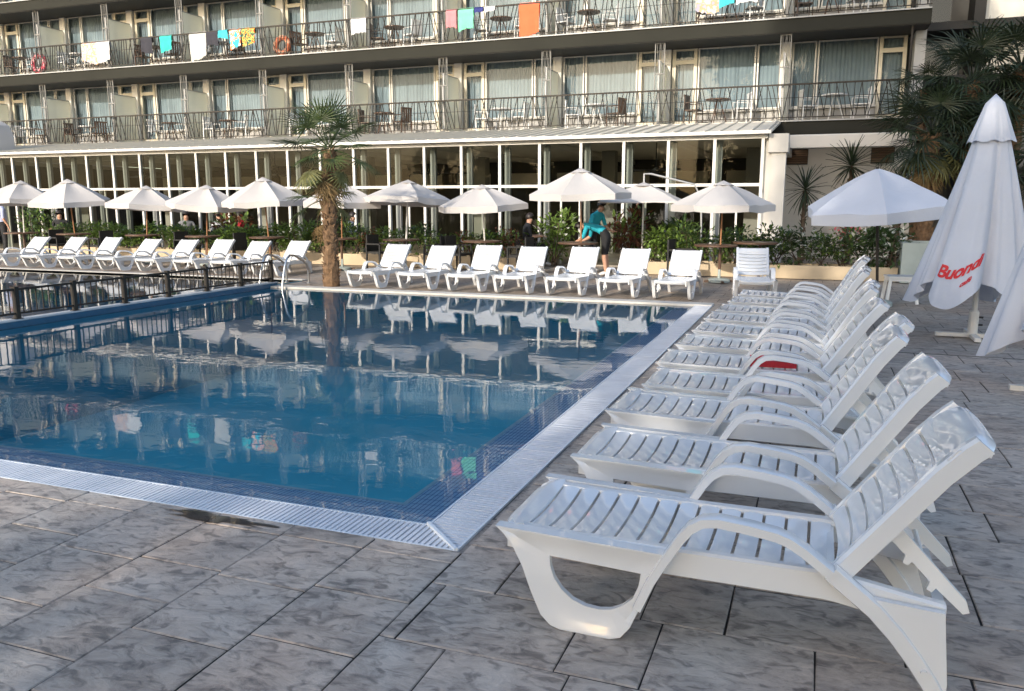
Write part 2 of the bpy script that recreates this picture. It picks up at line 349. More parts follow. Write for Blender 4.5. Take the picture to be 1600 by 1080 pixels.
# ---- main pool
GW = .27; WZ = -.020
basin = MB(); ix0, ix1, iy0, iy1 = -8.30, -GW, .25, 9.70
lw = .30
fx0, fx1, fy0, fy1 = ix0+.02, ix1-lw, iy0+lw, iy1-.05
D = -1.45
basin.cur = 0
for q in [((fx0,fy0,-.15),(fx1,fy0,-.15),(fx1,fy0,D),(fx0,fy0,D)), ((fx1,fy0,-.15),(fx1,fy1,-.15),(fx1,fy1,D),(fx1,fy0,D)),
          ((fx1,fy1,-.03),(fx0,fy1,-.03),(fx0,fy1,D),(fx1,fy1,D)), ((fx0,fy1,-.03),(fx0,fy0,-.03),(fx0,fy0,D),(fx0,fy1,D)), ((fx0,fy0,D),(fx1,fy0,D),(fx1,fy1,D),(fx0,fy1,D))]: basin.quad(*q)
pool = basin.build('pool_basin', M['pool_deep'], fix=False); tag(pool, 'deep blue tiled basin of the main swimming pool', 'pool', kind='structure')
ld = MB(); ld.quad((ix0,iy0,-.026),(ix1,iy0,-.026),(fx1,fy0,-.045),(ix0,fy0,-.045)); ld.quad((ix1,iy0,-.026),(ix1,iy1,-.026),(fx1,iy1,-.045),(fx1,fy0,-.045))
ld.build('ledge', M['ledge'], pool, fix=False)
tr = MB(); tr.box(fx0,fx1+.022,fy0-.022,fy0+.004,-.15,-.040); tr.box(fx1-.004,fx1+.022,fy0+.004,fy1,-.15,-.040); tr.build('ledge_trim', M['trim'], pool)
gt = MB(); gt.box(PX0,0,0,.012,-.05,-.001); gt.box(PX0,-GW,.238,.25,-.09,-.004); gt.box(-.012,0,.012,PY1,-.05,-.001); gt.box(-GW,-GW+.012,.25,PY1,-.09,-.004)
gt.build('grating_rim', M['trim'], pool)
gb = MB(); gb.quad((PX0,0,-.07),(0,0,-.07),(0,.25,-.07),(PX0,.25,-.07)); gb.quad((-GW,.25,-.07),(0,.25,-.07),(0,PY1,-.07),(-GW,PY1,-.07)); gb.build('gutter_bed', M['gutter'], pool, fix=False)
sl = MB(); x = PX0 + .02
while x < -.014:
    y1 = .238 if x < -GW else max(.02, .238*(-x)/GW); sl.box(x-.0095, x+.0095, .012, y1-.006, -.022, -.003+random.uniform(-.0012,.0012)); x += .0305
tag(sl.build('near_grating_slats', M['grate'], pool), kind='stuff')
sl = MB(); y = .03
while y < PY1-.02:
    x0 = -GW+.012 if y > .25 else -GW*y/.25; sl.box(x0+.006, -.012, y-.0115, y+.0115, -.022, -.003+random.uniform(-.0012,.0012)); y += .0305
tag(sl.build('side_grating_slats', M['grate'], pool), kind='stuff')
mt = MB(); mt.bar((-GW,.25,-.006),(-.004,.004,-.006),.018,.03); mt.build('corner_trim', M['trim'], pool)
cp = MB(); cp.box(PX0,-.004,iy1,PY1+.08,-.2,.012); cp.build('far_coping', M['coping'], pool)
wt = sheet([(ix0,ix1,iy0,iy1)], WZ).build('pool_water', M['water'], fix=False); tag(wt, 'still blue water of the main pool mirroring the hotel', 'water', kind='structure')
# divider wall
dv = MB(); dv.box(-8.48,ix0,.25,9.93,-1.45,.060); o = dv.build('pool_divider', M['div_face']); tag(o, 'low blue tiled wall dividing the two pools', 'wall')
dt = MB(); dt.box(-8.50,ix0+.008,.24,9.95,.060,.075); dt.build('top_course', M['div_top'], o)
# ---- children's pool
kb = MB(); d2 = -.55
for q in [((KX0,KY0,0),(KX1,KY0,0),(KX1,KY0,d2),(KX0,KY0,d2)), ((KX1,KY1-.05,0),(KX0,KY1-.05,0),(KX0,KY1-.05,d2),(KX1,KY1-.05,d2)), ((KX0,KY0,d2),(KX1,KY0,d2),(KX1,KY1,d2),(KX0,KY1,d2)), ((KX0,KY1,0),(KX0,KY0,0),(KX0,KY0,d2),(KX0,KY1,d2)),
          ((KX1,KY0,0),(KX1,KY1,0),(KX1,KY1,d2),(KX1,KY0,d2))]: kb.quad(*q)
kp = kb.build('children_pool_basin', M['pool_tile'], fix=False); tag(kp, 'shallow children\'s pool basin beyond the low fence', 'pool', kind='structure')
kc = MB(); kc.box(KX0,KX1,KY1-.05,KY1+.12,-.2,.012); kc.box(KX0,KX1,KY0-.2,KY0,-.2,.012); kc.build('coping', M['coping'], kp)
o = sheet([(KX0,KX1,KY0,KY1-.05)], -.03).build('children_pool_water', M['water_k'], fix=False); tag(o, 'bright rippled water of the children\'s pool', 'water', kind='structure')
# ---- puddle on the slabs
pm = MB(); vs = [(-1.32,-.075,.0028)]; N = 40
for k in range(N):
    a = 2*math.pi*k/N; r = 1 + .22*math.sin(3*a+1) + .16*math.sin(7*a) + .1*math.sin(13*a+2)
    vs.append((-1.32+.30*r*math.cos(a), -.075+.05*r*math.sin(a), .0028))
pm.add(vs, [(0,k+1,(k+1)%N+1) for k in range(N)])
M['puddle'] = glass_mat('wet_film', (.82,.80,.78), .05, .03)
tag(pm.build('puddle', M['puddle'], fix=False), 'thin wet puddle beside the near grating', 'puddle', kind='structure')

# ---- low fence on the divider
fz = .075; fence = empty('pool_fence', (-8.40, 0, fz)); tag(fence, 'low dark metal fence on the wall between the pools', 'fence')
fys = [4.47 + .902*i for i in range(-4, 7)]
for k, y in enumerate(fys):
    p = MB(); p.box(-.03,.03,y-.028,y+.028,0,.415); p.box(-.036,.036,y-.034,y+.034,.415,.428); p.box(-.05,.05,y-.05,y+.05,0,.012); p.build('post', M['bronze'], fence)
for a, b in zip(fys[:-1], fys[1:]):
    r_ = MB(); r_.box(-.018,.018,a+.028,b-.028,.375,.405); r_.box(-.015,.015,a+.028,b-.028,.06,.085); rail = r_.build('rail', M['bronze'], fence)
    r_ = MB()
    for i in range(1, 9):
        y = a + (b-a)*i/9; r_.box(-.006,.006,y-.006,y+.006,.085,.375)
    tag(r_.build('bars', M['bronze'], rail), kind='stuff')
# ---- ladder handrails
def handrail(dx, label):
    o = empty('pool_handrail', (-7.95+dx, 10.0, .0)); tag(o, label, 'handrail', 'steel handrails at the pool corner')
    pts = [(0,-.42,-.5),(0,-.40,.05),(0,-.30,.40),(0,-.22,.54),(0,-.12,.60),(0,.02,.585),(0,.30,.46),(0,.42,.38),(0,.46,.26),(0,.46,.01)]
    h = MB(); h.tube(pts, .021, 10); h.build('rail', M['steel'], o, smooth=True)
    f = MB(); f.lathe([(.05,.0),(.05,.012),(.024,.03)], 12, (0,.46,.012)); f.build('flange', M['steel'], o, smooth=True)
    return o
handrail(0, 'bent steel pool handrail next to the palm trunk'); handrail(-.52, 'bent steel pool handrail next to the fence end')
# ================================================================== hotel
def alongX(i): return .35 - 3.425*i
HY = 21.0; WY = 22.4; FL = [3.80, 6.49, 9.18]; NB = 10
XR = 3.86; XL = alongX(NB)
hotel = empty('hotel_building', (-13, 22, 0)); tag(hotel, 'long white hotel with olive balcony slabs and wire railings', 'building')
hoff = Vector((13, -22, 0))
def hp(m, name, mats, parent=None, smooth=False, fix=True):     # hotel part given in world coordinates
    o = m.build(name, mats, parent or hotel, smooth, fix)
    if parent is None: o.location = hoff
    return o
for k, z in enumerate(FL + [11.87]):
    m = MB()
    m.box(XL, XR if k else XR, HY-.05, WY+.35, z-.38, z-.03)
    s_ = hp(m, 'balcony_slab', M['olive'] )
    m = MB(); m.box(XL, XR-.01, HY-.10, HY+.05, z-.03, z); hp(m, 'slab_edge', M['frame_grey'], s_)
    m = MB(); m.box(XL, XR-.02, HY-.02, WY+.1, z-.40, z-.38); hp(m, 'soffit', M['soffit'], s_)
m = MB(); m.box(XL, .12, HY-.13, HY-.101, 3.60, 3.795); hp(m, 'slab_fascia', M['roof'])
m = MB(); m.box(XL, XR+.1, WY+.6, WY+8, 3.42, 12.3); hp(m, 'core_wall', M['grey_wall'])
m = MB(); m.box(XL, XR+.25, HY-.3, WY+8.2, 12.3, 12.6); hp(m, 'roof', M['white_wall'])
m = MB(); m.box(3.60, XR, WY-.6, WY+8, 3.42, 12.3); hp(m, 'end_wall', M['grey_wall'])
m = MB(); m.box(.16, XR, 21.98, WY+8, 0, 3.42); gw = hp(m, 'ground_floor_wall', M['white_wall'])
for (x0, x1) in ((.48,1.08),(2.73,3.32)):
    v = MB(); v.box(x0,x1,21.93,21.98,2.66,3.13); vv = hp(v, 'vent', M['soffit'])
    for i in range(7):
        s_ = MB(); z = 2.69+i*.065; s_.add([(x0+.01,21.90,z),(x1-.01,21.90,z),(x1-.01,21.93,z+.05),(x0+.01,21.93,z+.05),(x0+.01,21.915,z-.008),(x1-.01,21.915,z-.008),(x1-.01,21.945,z+.042),(x0+.01,21.945,z+.042)],[(0,1,2,3),(7,6,5,4),(0,4,5,1),(2,6,7,3),(0,3,7,4),(1,5,6,2)]); o = hp(s_, 'louvre', M['rust'], vv)
# awning cassette
m = MB(); m.prism([(0,0),(.02,.30),(.05,.34),(.55,.34),(.55,0)], 0, 2.95)
aw = m.build('awning_box', M['white_wall']); aw.rotation_euler = (0,0,R(90)); aw.location = (3.5,20.15,3.02)
tag(aw, 'long white awning box under the dark end balcony', 'awning')

# --- shared facade pieces (local: u along +x, y depth, z from balcony floor)
def pane_mesh(name, x0, x1, z0, z1):
    m = MB(); m.quad((x0,0,z0),(x1,0,z0),(x1,0,z1),(x0,0,z1)); return m.mesh(name, M['glass'], fix=False)
def frame_mesh(name, x0, x1, z0, z1, t, mtl, d=.07):
    m = MB(); m.box(x0,x1,-d/2,d/2,z0,z0+t); m.box(x0,x1,-d/2,d/2,z1-t,z1); m.box(x0,x0+t,-d/2,d/2,z0+t,z1-t); m.box(x1-t,x1,-d/2,d/2,z0+t,z1-t); return m.mesh(name, mtl)
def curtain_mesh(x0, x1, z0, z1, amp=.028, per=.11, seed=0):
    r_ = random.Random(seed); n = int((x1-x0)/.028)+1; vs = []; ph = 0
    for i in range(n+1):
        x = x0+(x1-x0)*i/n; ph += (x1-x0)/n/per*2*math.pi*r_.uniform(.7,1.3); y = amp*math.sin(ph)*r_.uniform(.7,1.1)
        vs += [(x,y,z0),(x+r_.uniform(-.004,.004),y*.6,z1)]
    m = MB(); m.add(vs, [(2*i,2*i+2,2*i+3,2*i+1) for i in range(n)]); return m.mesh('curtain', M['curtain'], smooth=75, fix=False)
ZT = 2.30; ZS = .48
WIN = {'large':(.91,2.56), 'narrow':(2.60,3.28)}
me_frame = {k: frame_mesh('frame', a, b, ZS, ZT, .042, M['frame_white']) for k, (a, b) in WIN.items()}
me_pane = {k: pane_mesh('pane', a+.05, b-.05, ZS+.05, ZT-.05) for k, (a, b) in WIN.items()}
me_sill = {}
for k, (a, b) in WIN.items():
    m = MB(); m.box(a-.03,b+.03,-.12,.05,ZS-.05,ZS-.003); me_sill[k] = m.mesh('sill', M['frame_white'])
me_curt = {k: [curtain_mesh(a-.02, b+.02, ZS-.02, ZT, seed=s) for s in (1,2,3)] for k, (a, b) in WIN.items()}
me_dframe = None
m = MB(); t = .10; x0, x1 = .15, .88
m.box(x0,x0+t,-.05,.05,.02,ZT); m.box(x1-t,x1,-.05,.05,.02,ZT); m.box(x0+t,x1-t,-.05,.05,1.86,1.98); m.box(x0+t,x1-t,-.05,.05,ZT-.06,ZT); m.box(x0+t,x1-t,-.05,.05,.02,.22)
me_dframe = m.mesh('door_frame', M['frame'])
me_dpane = pane_mesh('pane', x0+t, x1-t, .22, 1.86); me_tpane = pane_mesh('transom_pane', x0+t, x1-t, 1.98, ZT-.06)
m = MB(); m.box(x0+t-.03,x0+t-.01,-.10,-.05,.95,1.07); m.tube([(x0+t-.02,-.10,1.02),(x0+t+.09,-.10,1.02)],.010,6); me_hand = m.mesh('handle', M['steel'])
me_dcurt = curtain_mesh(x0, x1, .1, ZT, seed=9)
m = MB(); m.box(.89,3.29,-.03,.06,0,ZS-.05); me_panel = m.mesh('sill_panel', M['panel'])
m = MB(); m.box(-.135,.135,-.14,.10,0,ZT+.02); me_stub = m.mesh('partition_wall', M['cream_wall'])
m = MB(); m.box(-.015,.015,-1.25,-.14,.08,1.78); me_div = m.mesh('balcony_divider', M['divider'])
m = MB(); m.box(-.022,.022,-1.27,-.14,1.78,1.81); m.box(-.028,.028,-1.29,-1.25,0,1.82); me_divf = m.mesh('divider_frame', M['frame_grey'])
def lattice():
    m = MB(); h = 2.29
    for sx in (-.135,.135): m.box(sx-.012,sx+.012,-.012,.012,0,h)
    m.box(-.119,.119,-.012,.012,h-.03,h-.002); m.box(-.119,.119,-.012,.012,1.42,1.45); m.box(-.119,.119,-.012,.012,.03,.055)
    for (a, b) in ((-.09,-.03),(0,-.045),(.02,.06),(.10,.045)):
        m.bar((a,0,h-.03),(b,0,1.45),.009,.009)
    for (a, b) in ((-.07,-.02),(.05,.09),(-.01,.03)):
        m.bar((a,0,1.42),(b,0,.055),.009,.009)
    return m.mesh('lattice_post', M['lattice'])
me_lat = lattice()
def rail_meshes(Lr, seed):
    m = MB(); m.box(0,Lr,-.024,.024,.935,.978); m.box(0,Lr,-.012,.012,.075,.098); rl = m.mesh('railing', M['bronze'])
    m = MB(); r_ = random.Random(seed); n = int(Lr/.115)
    for i in range(n):
        x = (i+.5)*Lr/n; dx = r_.choice((-.11,-.06,.0,.05,.10,.02)); xa = min(max(x-dx,.02),Lr-.02); xb = min(max(x+dx,.02),Lr-.02)
        m.bar((xa,0,.098),(xb,0,.940),.021,.021)
    m.box(0,Lr,-.006,.006,.60,.612)
    return rl, m.mesh('railing_bars', M['bars'])
M['bars'] = mat('railing_bar_metal', (.035,.033,.03), .7, .2, 6, spec=.15)
rails = [rail_meshes(3.425, s) for s in (1,2,3)]; rail_end = rail_meshes(3.51, 5)
def bay(X0, wdt, z, mirror, idx, fl):
    k = wdt/3.425
    def put(name, me, y, parent=None):
        o = ob(name, me, parent or hotel)
        if parent is None:
            if mirror: o.scale = (-k,1,1); o.location = Vector((X0+wdt, y, z)) + hoff
            else: o.scale = (k,1,1); o.location = Vector((X0, y, z)) + hoff
        return o
    for kk in ('large','narrow'):
        wn = put('window', me_frame[kk], WY); put('pane', me_pane[kk], 0, wn); put('sill', me_sill[kk], 0, wn)
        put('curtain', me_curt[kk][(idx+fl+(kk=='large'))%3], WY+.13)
    put('sill_panel', me_panel, WY)
    d = put('balcony_door', me_dframe, WY); put('pane', me_dpane, 0, d); put('transom_pane', me_tpane, 0, d); put('handle', me_hand, 0, d)
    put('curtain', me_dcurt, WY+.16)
for fl, z in enumerate(FL):
    for i in range(-1, NB):
        X1 = alongX(i) if i >= 0 else XR-.02; X0 = alongX(i+1)
        if i == -1: X0 = alongX(0); wdt = 3.25
        else: wdt = X1 - X0
        bay(X0, wdt, z, (i % 2 != 0), i, fl)
        rl, rb = rails[(i*2+fl) % 3] if i >= 0 else rail_end
        o = ob('railing', rl, hotel, Vector((X0, HY, z)) + hoff); tag(ob('railing_bars', rb, o), kind='stuff')
        st = ob('partition_wall', me_stub, hotel, Vector((X0-.02, WY, z)) + hoff)
        dvd = ob('balcony_divider', me_div, hotel, Vector((X0-.02, WY, z)) + hoff); ob('divider_frame', me_divf, dvd)
        ob('lattice_post', me_lat, hotel, Vector((X0, HY+.09, z)) + hoff)
o = MB(); o.tube([(0,0,0),(0,0,2.3)], .03, 8); po = o.mesh('corner_post', M['bronze'])
for z in FL[:2]: ob('corner_post', po, hotel, Vector((3.45, HY+.1, z)) + hoff)

# ================================================================== glazed pavilion
PY = 17.0; PZ = 3.06; PXR = .16; DXM = 1.0945
NM = 27; PXL = PXR - DXM*(NM-1)
pav = empty('restaurant_pavilion', (-12, 19, 0)); tag(pav, 'glazed restaurant pavilion with thin white mullions and low ribbed roof', 'building')
poff = Vector((12,-19,0))
def pp(m, name, mats, parent=None, smooth=False, fix=True):
    o = m.build(name, mats, parent or pav, smooth, fix)
    if parent is None: o.location = poff
    return o
m = MB(); x0, x1 = PXL-.3, PXR+.18
m.add([(x0,PY-.20,PZ+.15),(x1,PY-.20,PZ+.15),(x1,HY-.14,3.78),(x0,HY-.14,3.78),(x0,PY-.20,PZ+.11),(x1,PY-.20,PZ+.11),(x1,HY-.14,3.72),(x0,HY-.14,3.72)],[(0,1,2,3),(7,6,5,4),(0,4,5,1),(1,5,6,2),(2,6,7,3),(3,7,4,0)])
rf = pp(m, 'roof', M['roof'])
m = MB(); x = x0+.05
while x < x1-.02:
    m.bar((x,PY-.21,PZ+.165),(x,HY-.15,3.795),.035,.045); x += .36
tag(pp(m, 'roof_ribs', M['roof'], rf), kind='stuff')
m = MB(); m.box(PXL-.2,PXR+.1,PY-.06,PY+.10,PZ,PZ+.09); pp(m, 'fascia_beam', M['white_metal'])
m = MB(); m.box(PXL-.3,PXR+.18,PY-.27,PY-.202,PZ+.09,PZ+.165); pp(m, 'gutter', M['white_metal'])
m = MB(); m.add([(PXL,PY+.1,PZ+.12),(PXR,PY+.1,PZ+.12),(PXR,28.6,3.20),(PXL,28.6,3.20)],[(0,1,2,3)]); pp(m, 'ceiling', M['ceil'], fix=False)
m = MB()
for i in range(0, NM, 3): m.box(PXL+i*DXM-.04,PXL+i*DXM+.04,PY+.2,28.4,3.02,3.17)
cb = pp(m, 'ceiling_beams', M['ceil'])
m = MB(); m.box(-.035,.035,-.045,.045,0,PZ); mu = m.mesh('mullion', M['white_metal'])
m = MB(); m.box(-.075,.075,-.05,.05,0,PZ); mi_ = m.mesh('inner_post', M['frame_grey'])
m = MB(); m.box(.035,DXM-.035,-.03,.03,1.97,2.04); tb = m.mesh('transom', M['white_metal'])
m = MB(); m.quad((.035,0,2.04),(DXM-.035,0,2.04),(DXM-.035,0,PZ),(.035,0,PZ)); pu = m.mesh('pane', M['pav_glass'], fix=False)
m = MB(); m.quad((.035,0,.1),(DXM-.035,0,.1),(DXM-.035,0,1.97),(.035,0,1.97)); pl_ = m.mesh('pane', M['pav_glass'], fix=False)
m = MB(); m.box(-.022,.022,-.022,.022,0,1.97); thin = m.mesh('door_stile', M['white_metal'])
for i in range(NM):
    X = PXL + i*DXM; ob('mullion', mu, pav, Vector((X,PY,0))+poff); ob('inner_post', mi_, pav, Vector((X+.06,PY+.42,0))+poff)
    if i < NM-1:
        ob('transom', tb, pav, Vector((X,PY,0))+poff); ob('pane', pu, pav, Vector((X,PY,0))+poff)
        if i % 4 != 1: ob('pane', pl_, pav, Vector((X,PY,0))+poff)
        if i % 2: ob('door_stile', thin, pav, Vector((X+.55,PY+.1,0))+poff)
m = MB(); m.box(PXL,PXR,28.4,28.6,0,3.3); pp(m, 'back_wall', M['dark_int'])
for i in range(1, NM, 4):
    c_ = MB(); c_.box(PXL+i*DXM+.3,PXL+i*DXM+.72,22.2,22.6,0,3.18); pp(c_, 'column', M['int_col'])
for i in range(0, NM-1, 2):
    c_ = MB(); X = PXL+i*DXM+.2; c_.box(X,X+1.5,28.34,28.39,2.15,2.75); pp(c_, 'pale_window_panel', M['cream_wall'])  # pale panels imitate bright daylit windows on the hall's far side
m = MB(); m.box(.36,.68,17.05,17.45,0,2.74); m.box(.28,.72,16.98,17.5,2.74,3.16); m.box(.40,.64,17.5,21.9,2.86,3.14); pp(m, 'end_pillar', M['white_wall'])
m = MB(); m.box(PXR+.05,PXR+.2,PY+.1,28.5,0,3.1); pp(m, 'end_wall', M['white_wall'])
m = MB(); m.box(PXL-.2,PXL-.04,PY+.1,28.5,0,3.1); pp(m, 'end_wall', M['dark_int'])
m = MB(); m.box(PXL,PXR,PY-.02,28.4,-.012,.02); pp(m, 'floor', M['hall_floor'])
# rounded cover on the pavilion roof
g = at_y(10, 232, 17.6)
m = MB(); prof = [(-.7,0),(-.7,.45),(-.62,.72),(-.45,.85),(.45,.85),(.62,.72),(.7,.45),(.7,0)]; m.prism(prof, 0, 1.2)
ru = m.build('roof_unit', M['unit'], smooth=35); ru.location = (-26.6, 17.2, 3.30); ru.scale = (2.0,1,1)
tag(ru, 'rounded grey equipment cover on the pavilion roof', 'roof unit')
# ceiling fans
def fan(X, Y, lab):
    o = empty('ceiling_fan', (X,Y,2.42)); tag(o, lab, 'ceiling fan', 'ceiling fans in the pavilion')
    r_ = MB(); r_.tube([(0,0,.06),(0,0,.72)],.014,6); r_.build('rod', M['black'], o)
    h = MB(); h.lathe([(.02,.08),(.10,.05),(.12,0),(.09,-.05),(.03,-.07)],12); h.build('hub', M['black'], o, smooth=True)
    for k in range(4):
        b = MB(); a = k*math.pi/2+.4; c_, s_ = math.cos(a), math.sin(a)
        b.add([(c_*.1-s_*.04,s_*.1+c_*.04,0),(c_*.1+s_*.04,s_*.1-c_*.04,.01),(c_*.7+s_*.07,s_*.7-c_*.07,.02),(c_*.7-s_*.07,s_*.7+c_*.07,-.01),(c_*.1-s_*.04,s_*.1+c_*.04,.012),(c_*.1+s_*.04,s_*.1-c_*.04,.022),(c_*.7+s_*.07,s_*.7-c_*.07,.032),(c_*.7-s_*.07,s_*.7+c_*.07,.002)],[(3,2,1,0),(4,5,6,7),(0,1,5,4),(1,2,6,5),(2,3,7,6),(3,0,4,7)]); b.build('blade', M['black'], o)
for px in (225, 430, 682, 1025):
    p = at_y(px, 262, 18.6); fan(p.x, 18.6, 'black four bladed ceiling fan inside the glazed pavilion')

# ================================================================== wing at the far end
wing = empty('hotel_wing', (9,24,0)); tag(wing, 'pale hotel wing with dark frame grid behind the palms', 'building'); woff = Vector((-9,-24,0))
def wp(m, name, mt):
    o = m.build(name, mt, wing); o.location = woff; return o
m = MB(); m.box(4.0,20,25.0,32,0,13); wp(m, 'wall', M['wing_wall'])
for (X0_, X1_, z0_, z1_) in ((5.6,8.5,6.7,9.05),(9.0,11.9,6.7,9.05),(5.6,8.5,5.25,6.35),(9.0,11.9,5.25,6.35)):
    m = MB(); m.box(X0_,X1_,24.92,24.995,z0_,z1_); wp(m, 'cream_panel', M['cream_wall'])
for z in (2.3,4.95,6.42,9.1,11.8):
    m = MB(); m.box(3.9,20,23.8,24.998,z,z+.22); wp(m, 'beam', M['soffit'])
for X in (5.2,8.6,12.0,15.4):
    m = MB(); m.box(X,X+.28,23.7,24.9,0,13); wp(m, 'column', M['soffit'])
m = MB(); m.quad((4.0,24.9,6.7),(4.75,24.9,6.7),(4.75,24.9,9.0),(4.0,24.9,9.0)); wp(m, 'pane', M['glass'])
m = MB(); m.quad((4.0,24.9,5.2),(5.1,24.9,5.2),(5.1,24.9,6.4),(4.0,24.9,6.4)); wp(m, 'pane', M['glass'])
ru.scale = (2.0, .8, 1.3)
# ================================================================== sun loungers
def ring_leg():
    outer = [(0,.362),(.035,.335),(.075,.285),(.11,.22),(.145,.13),(.185,.045),(.225,.010),(.262,0),(.455,0),(.495,.012),(.53,.055),(.585,.18),(.64,.30),(.66,.345)]
    inner = [(.215,.272),(.217,.235),(.232,.19),(.262,.15),(.305,.118),(.355,.101),(.41,.097),(.455,.105),(.495,.125),(.535,.16),(.556,.21),(.563,.258)]
    c0 = Vector((.385,.205))
    def cast(poly, ang):
        d = Vector((math.cos(ang), math.sin(ang))); best = None
        for a, b in zip(poly, poly[1:]+poly[:1]):
            a = Vector(a)-c0; e = Vector(b)-c0-a; den = d.x*e.y-d.y*e.x
            if abs(den) < 1e-9: continue
            t = (a.x*e.y-a.y*e.x)/den; u = (a.x*d.y-a.y*d.x)/den
            if t > 0 and -1e-6 <= u <= 1+1e-6 and (best is None or t > best): best = t
        return c0 + d*best
    angs = sorted(set([round(math.atan2(p[1]-c0.y, p[0]-c0.x),4) for p in outer+inner] + [round(-math.pi+2*math.pi*k/24,4) for k in range(24)]))
    n = len(angs); loops = []
    for fo, y in ((0,.0),(0,.05),(.10,.05),(.34,.036),(1,.036),(1,.012),(.34,.012),(.10,.0)):
        L_ = []
        for a in angs:
            o, i = cast(outer,a), cast(inner,a); p = o.lerp(i, fo); L_.append((p.x, y, p.y))
        loops.append(L_)
    m = MB(); vs = [p for L_ in loops for p in L_]; K = len(loops)
    m.add(vs, [(k*n+i, k*n+(i+1)%n, ((k+1)%K)*n+(i+1)%n, ((k+1)%K)*n+i) for k in range(K) for i in range(n)])
    return m
HW = .25                                              # half width of the deck
def slat_mesh(L_, half, sag, crown):
    nx, ny = 4, 9; vs = []
    for j in range(ny):
        y = -half + 2*half*j/(ny-1); zs = sag*((y/half)**2 - 1)
        for i in range(nx):
            u = i/(nx-1); vs.append((u*L_, y, zs + crown*(1-(2*u-1)**4)))
    fs = [(j*nx+i, j*nx+i+1, (j+1)*nx+i+1, (j+1)*nx+i) for j in range(ny-1) for i in range(nx-1)]
    b = len(vs)
    for j in range(ny):
        y = -half + 2*half*j/(ny-1); zs = sag*((y/half)**2 - 1)
        vs += [(0,y,zs-.016),(L_,y,zs-.016)]
    for j in range(ny-1):
        fs += [(j*nx,(j+1)*nx,b+2*j+2,b+2*j),(j*nx+nx-1,b+2*j+1,b+2*j+3,(j+1)*nx+nx-1)]
    m = MB(); m.add(vs, fs); return m.mesh('slat', M['plastic'], smooth=50, fix=False)
def make_lounger():
    t = empty('sun_lounger'); t['category'] = 'sun lounger'
    fr = MB()                                          # side rails with a rolled top edge, foot lip and rear cross bar
    for s in (-1,1):
        for x0, x1 in ((.03,1.555),):
            pr = [(HW-.030,.338),(HW-.026,.346),(HW+.004,.348),(HW+.014,.340),(HW+.016,.255),(HW+.008,.250),(HW-.002,.255),(HW-.004,.325),(HW-.030,.328)]
            n = len(pr); xs_ = [.03,.06,.3,.6,.9,1.18,1.22,1.555]; vs = []
            for x in xs_:
                dz = .014*max(0,1-x/.25)**2 if x < .25 else (-.055*min(1,(x-1.2)/.3) if x > 1.2 else 0); h = 1.0 if x < 1.3 else .8
                for (y, z) in pr: vs.append((x, s*y, z+dz))
            fr.add(vs, [(i*n+k,i*n+(k+1)%n,(i+1)*n+(k+1)%n,(i+1)*n+k) for i in range(len(xs_)-1) for k in range(n)] + [tuple(range(n)), tuple((len(xs_)-1)*n+k for k in range(n))])
    # foot lip: a rolled nose across the width
    nose = [(.10,.352),(.045,.362),(.012,.360),(-.004,.345),(-.002,.325),(.015,.30),(.03,.30),(.02,.33),(.03,.345),(.10,.340)]
    vs = []; ny = 9
    for j in range(ny):
        y = -HW-.012 + 2*(HW+.012)*j/(ny-1); c_ = abs(2*j/(ny-1)-1); dx = .05*max(0,(c_-.6)/.4)**2; dz = -.008*(1-c_*c_)
        for (x, z) in nose: vs.append((x+dx*(x < .08), y, z+dz))
    n = len(nose); fr.add(vs, [(j*n+k,j*n+(k+1)%n,(j+1)*n+(k+1)%n,(j+1)*n+k) for j in range(ny-1) for k in range(n)] + [tuple(range(n)), tuple((ny-1)*n+k for k in range(n))])
    fr.box(1.52,1.555,-HW,HW,.215,.285); fr.box(1.19,1.215,-HW,HW,.27,.325)
    f = fr.build('seat_frame', M['plastic'], t, smooth=40)
    sm = slat_mesh(.0735, HW-.022, .016, .0035)
    for i in range(13):
        ob('slat', sm, t, (.105 + i*.0855, 0, .347 - .0012*i))
    lg = ring_leg().mesh('front_leg', M['plastic'], smooth=35)
    for s in (-1,1):
        o = ob('front_leg', lg, t, (0, s*(HW+.018), 0)); o.scale = (1, s, 1)
        a = MB(); a.sweep_rect([(.555,.13),(.60,.235),(.65,.325),(.70,.405),(.735,.450),(.775,.476),(.83,.484),(.93,.476),(1.02,.464),(1.065,.450),(1.11,.425),(1.20,.362)], .066, .036)
        o = a.build('armrest', M['plastic'], t, smooth=50); o.location = (0, s*(HW+.042), 0)
        a = MB(); a.sweep_rect([(1.20,.362),(1.27,.310),(1.34,.258),(1.41,.188),(1.47,.115),(1.52,.045),(1.545,.0)], .05, .058)
        a.prism([(1.24,.30),(1.548,.283),(1.572,.05),(1.57,.0),(1.53,.0),(1.47,.10),(1.38,.21)], -.012, .012)
        a.tube([(1.50,-.034,.085),(1.50,.034,.085)], .011, 10)
        o = a.build('rear_leg', M['plastic'], t, smooth=50); o.location = (0, s*(HW+.036), 0)
    # backrest: origin on the hinge
    bk = MB(); LB = .685
    for s in (-1,1):
        pr = [(HW-.030,.0),(HW-.026,.010),(HW+.004,.012),(HW+.016,.002),(HW+.014,-.055),(HW+.004,-.058),(HW-.004,-.05),(HW-.006,-.012),(HW-.03,-.010)]
        n = len(pr); xs_ = [.0,.05,.3,.5,.62,.665]; vs = []
        for x in xs_:
            for (y, z) in pr: vs.append((x, s*y, z - (.02*((x-.5)/.165)**2 if x > .5 else 0)))
        bk.add(vs, [(i*n+k,i*n+(k+1)%n,(i+1)*n+(k+1)%n,(i+1)*n+k) for i in range(len(xs_)-1) for k in range(n)] + [tuple(range(n)), tuple((len(xs_)-1)*n+k for k in range(n))])
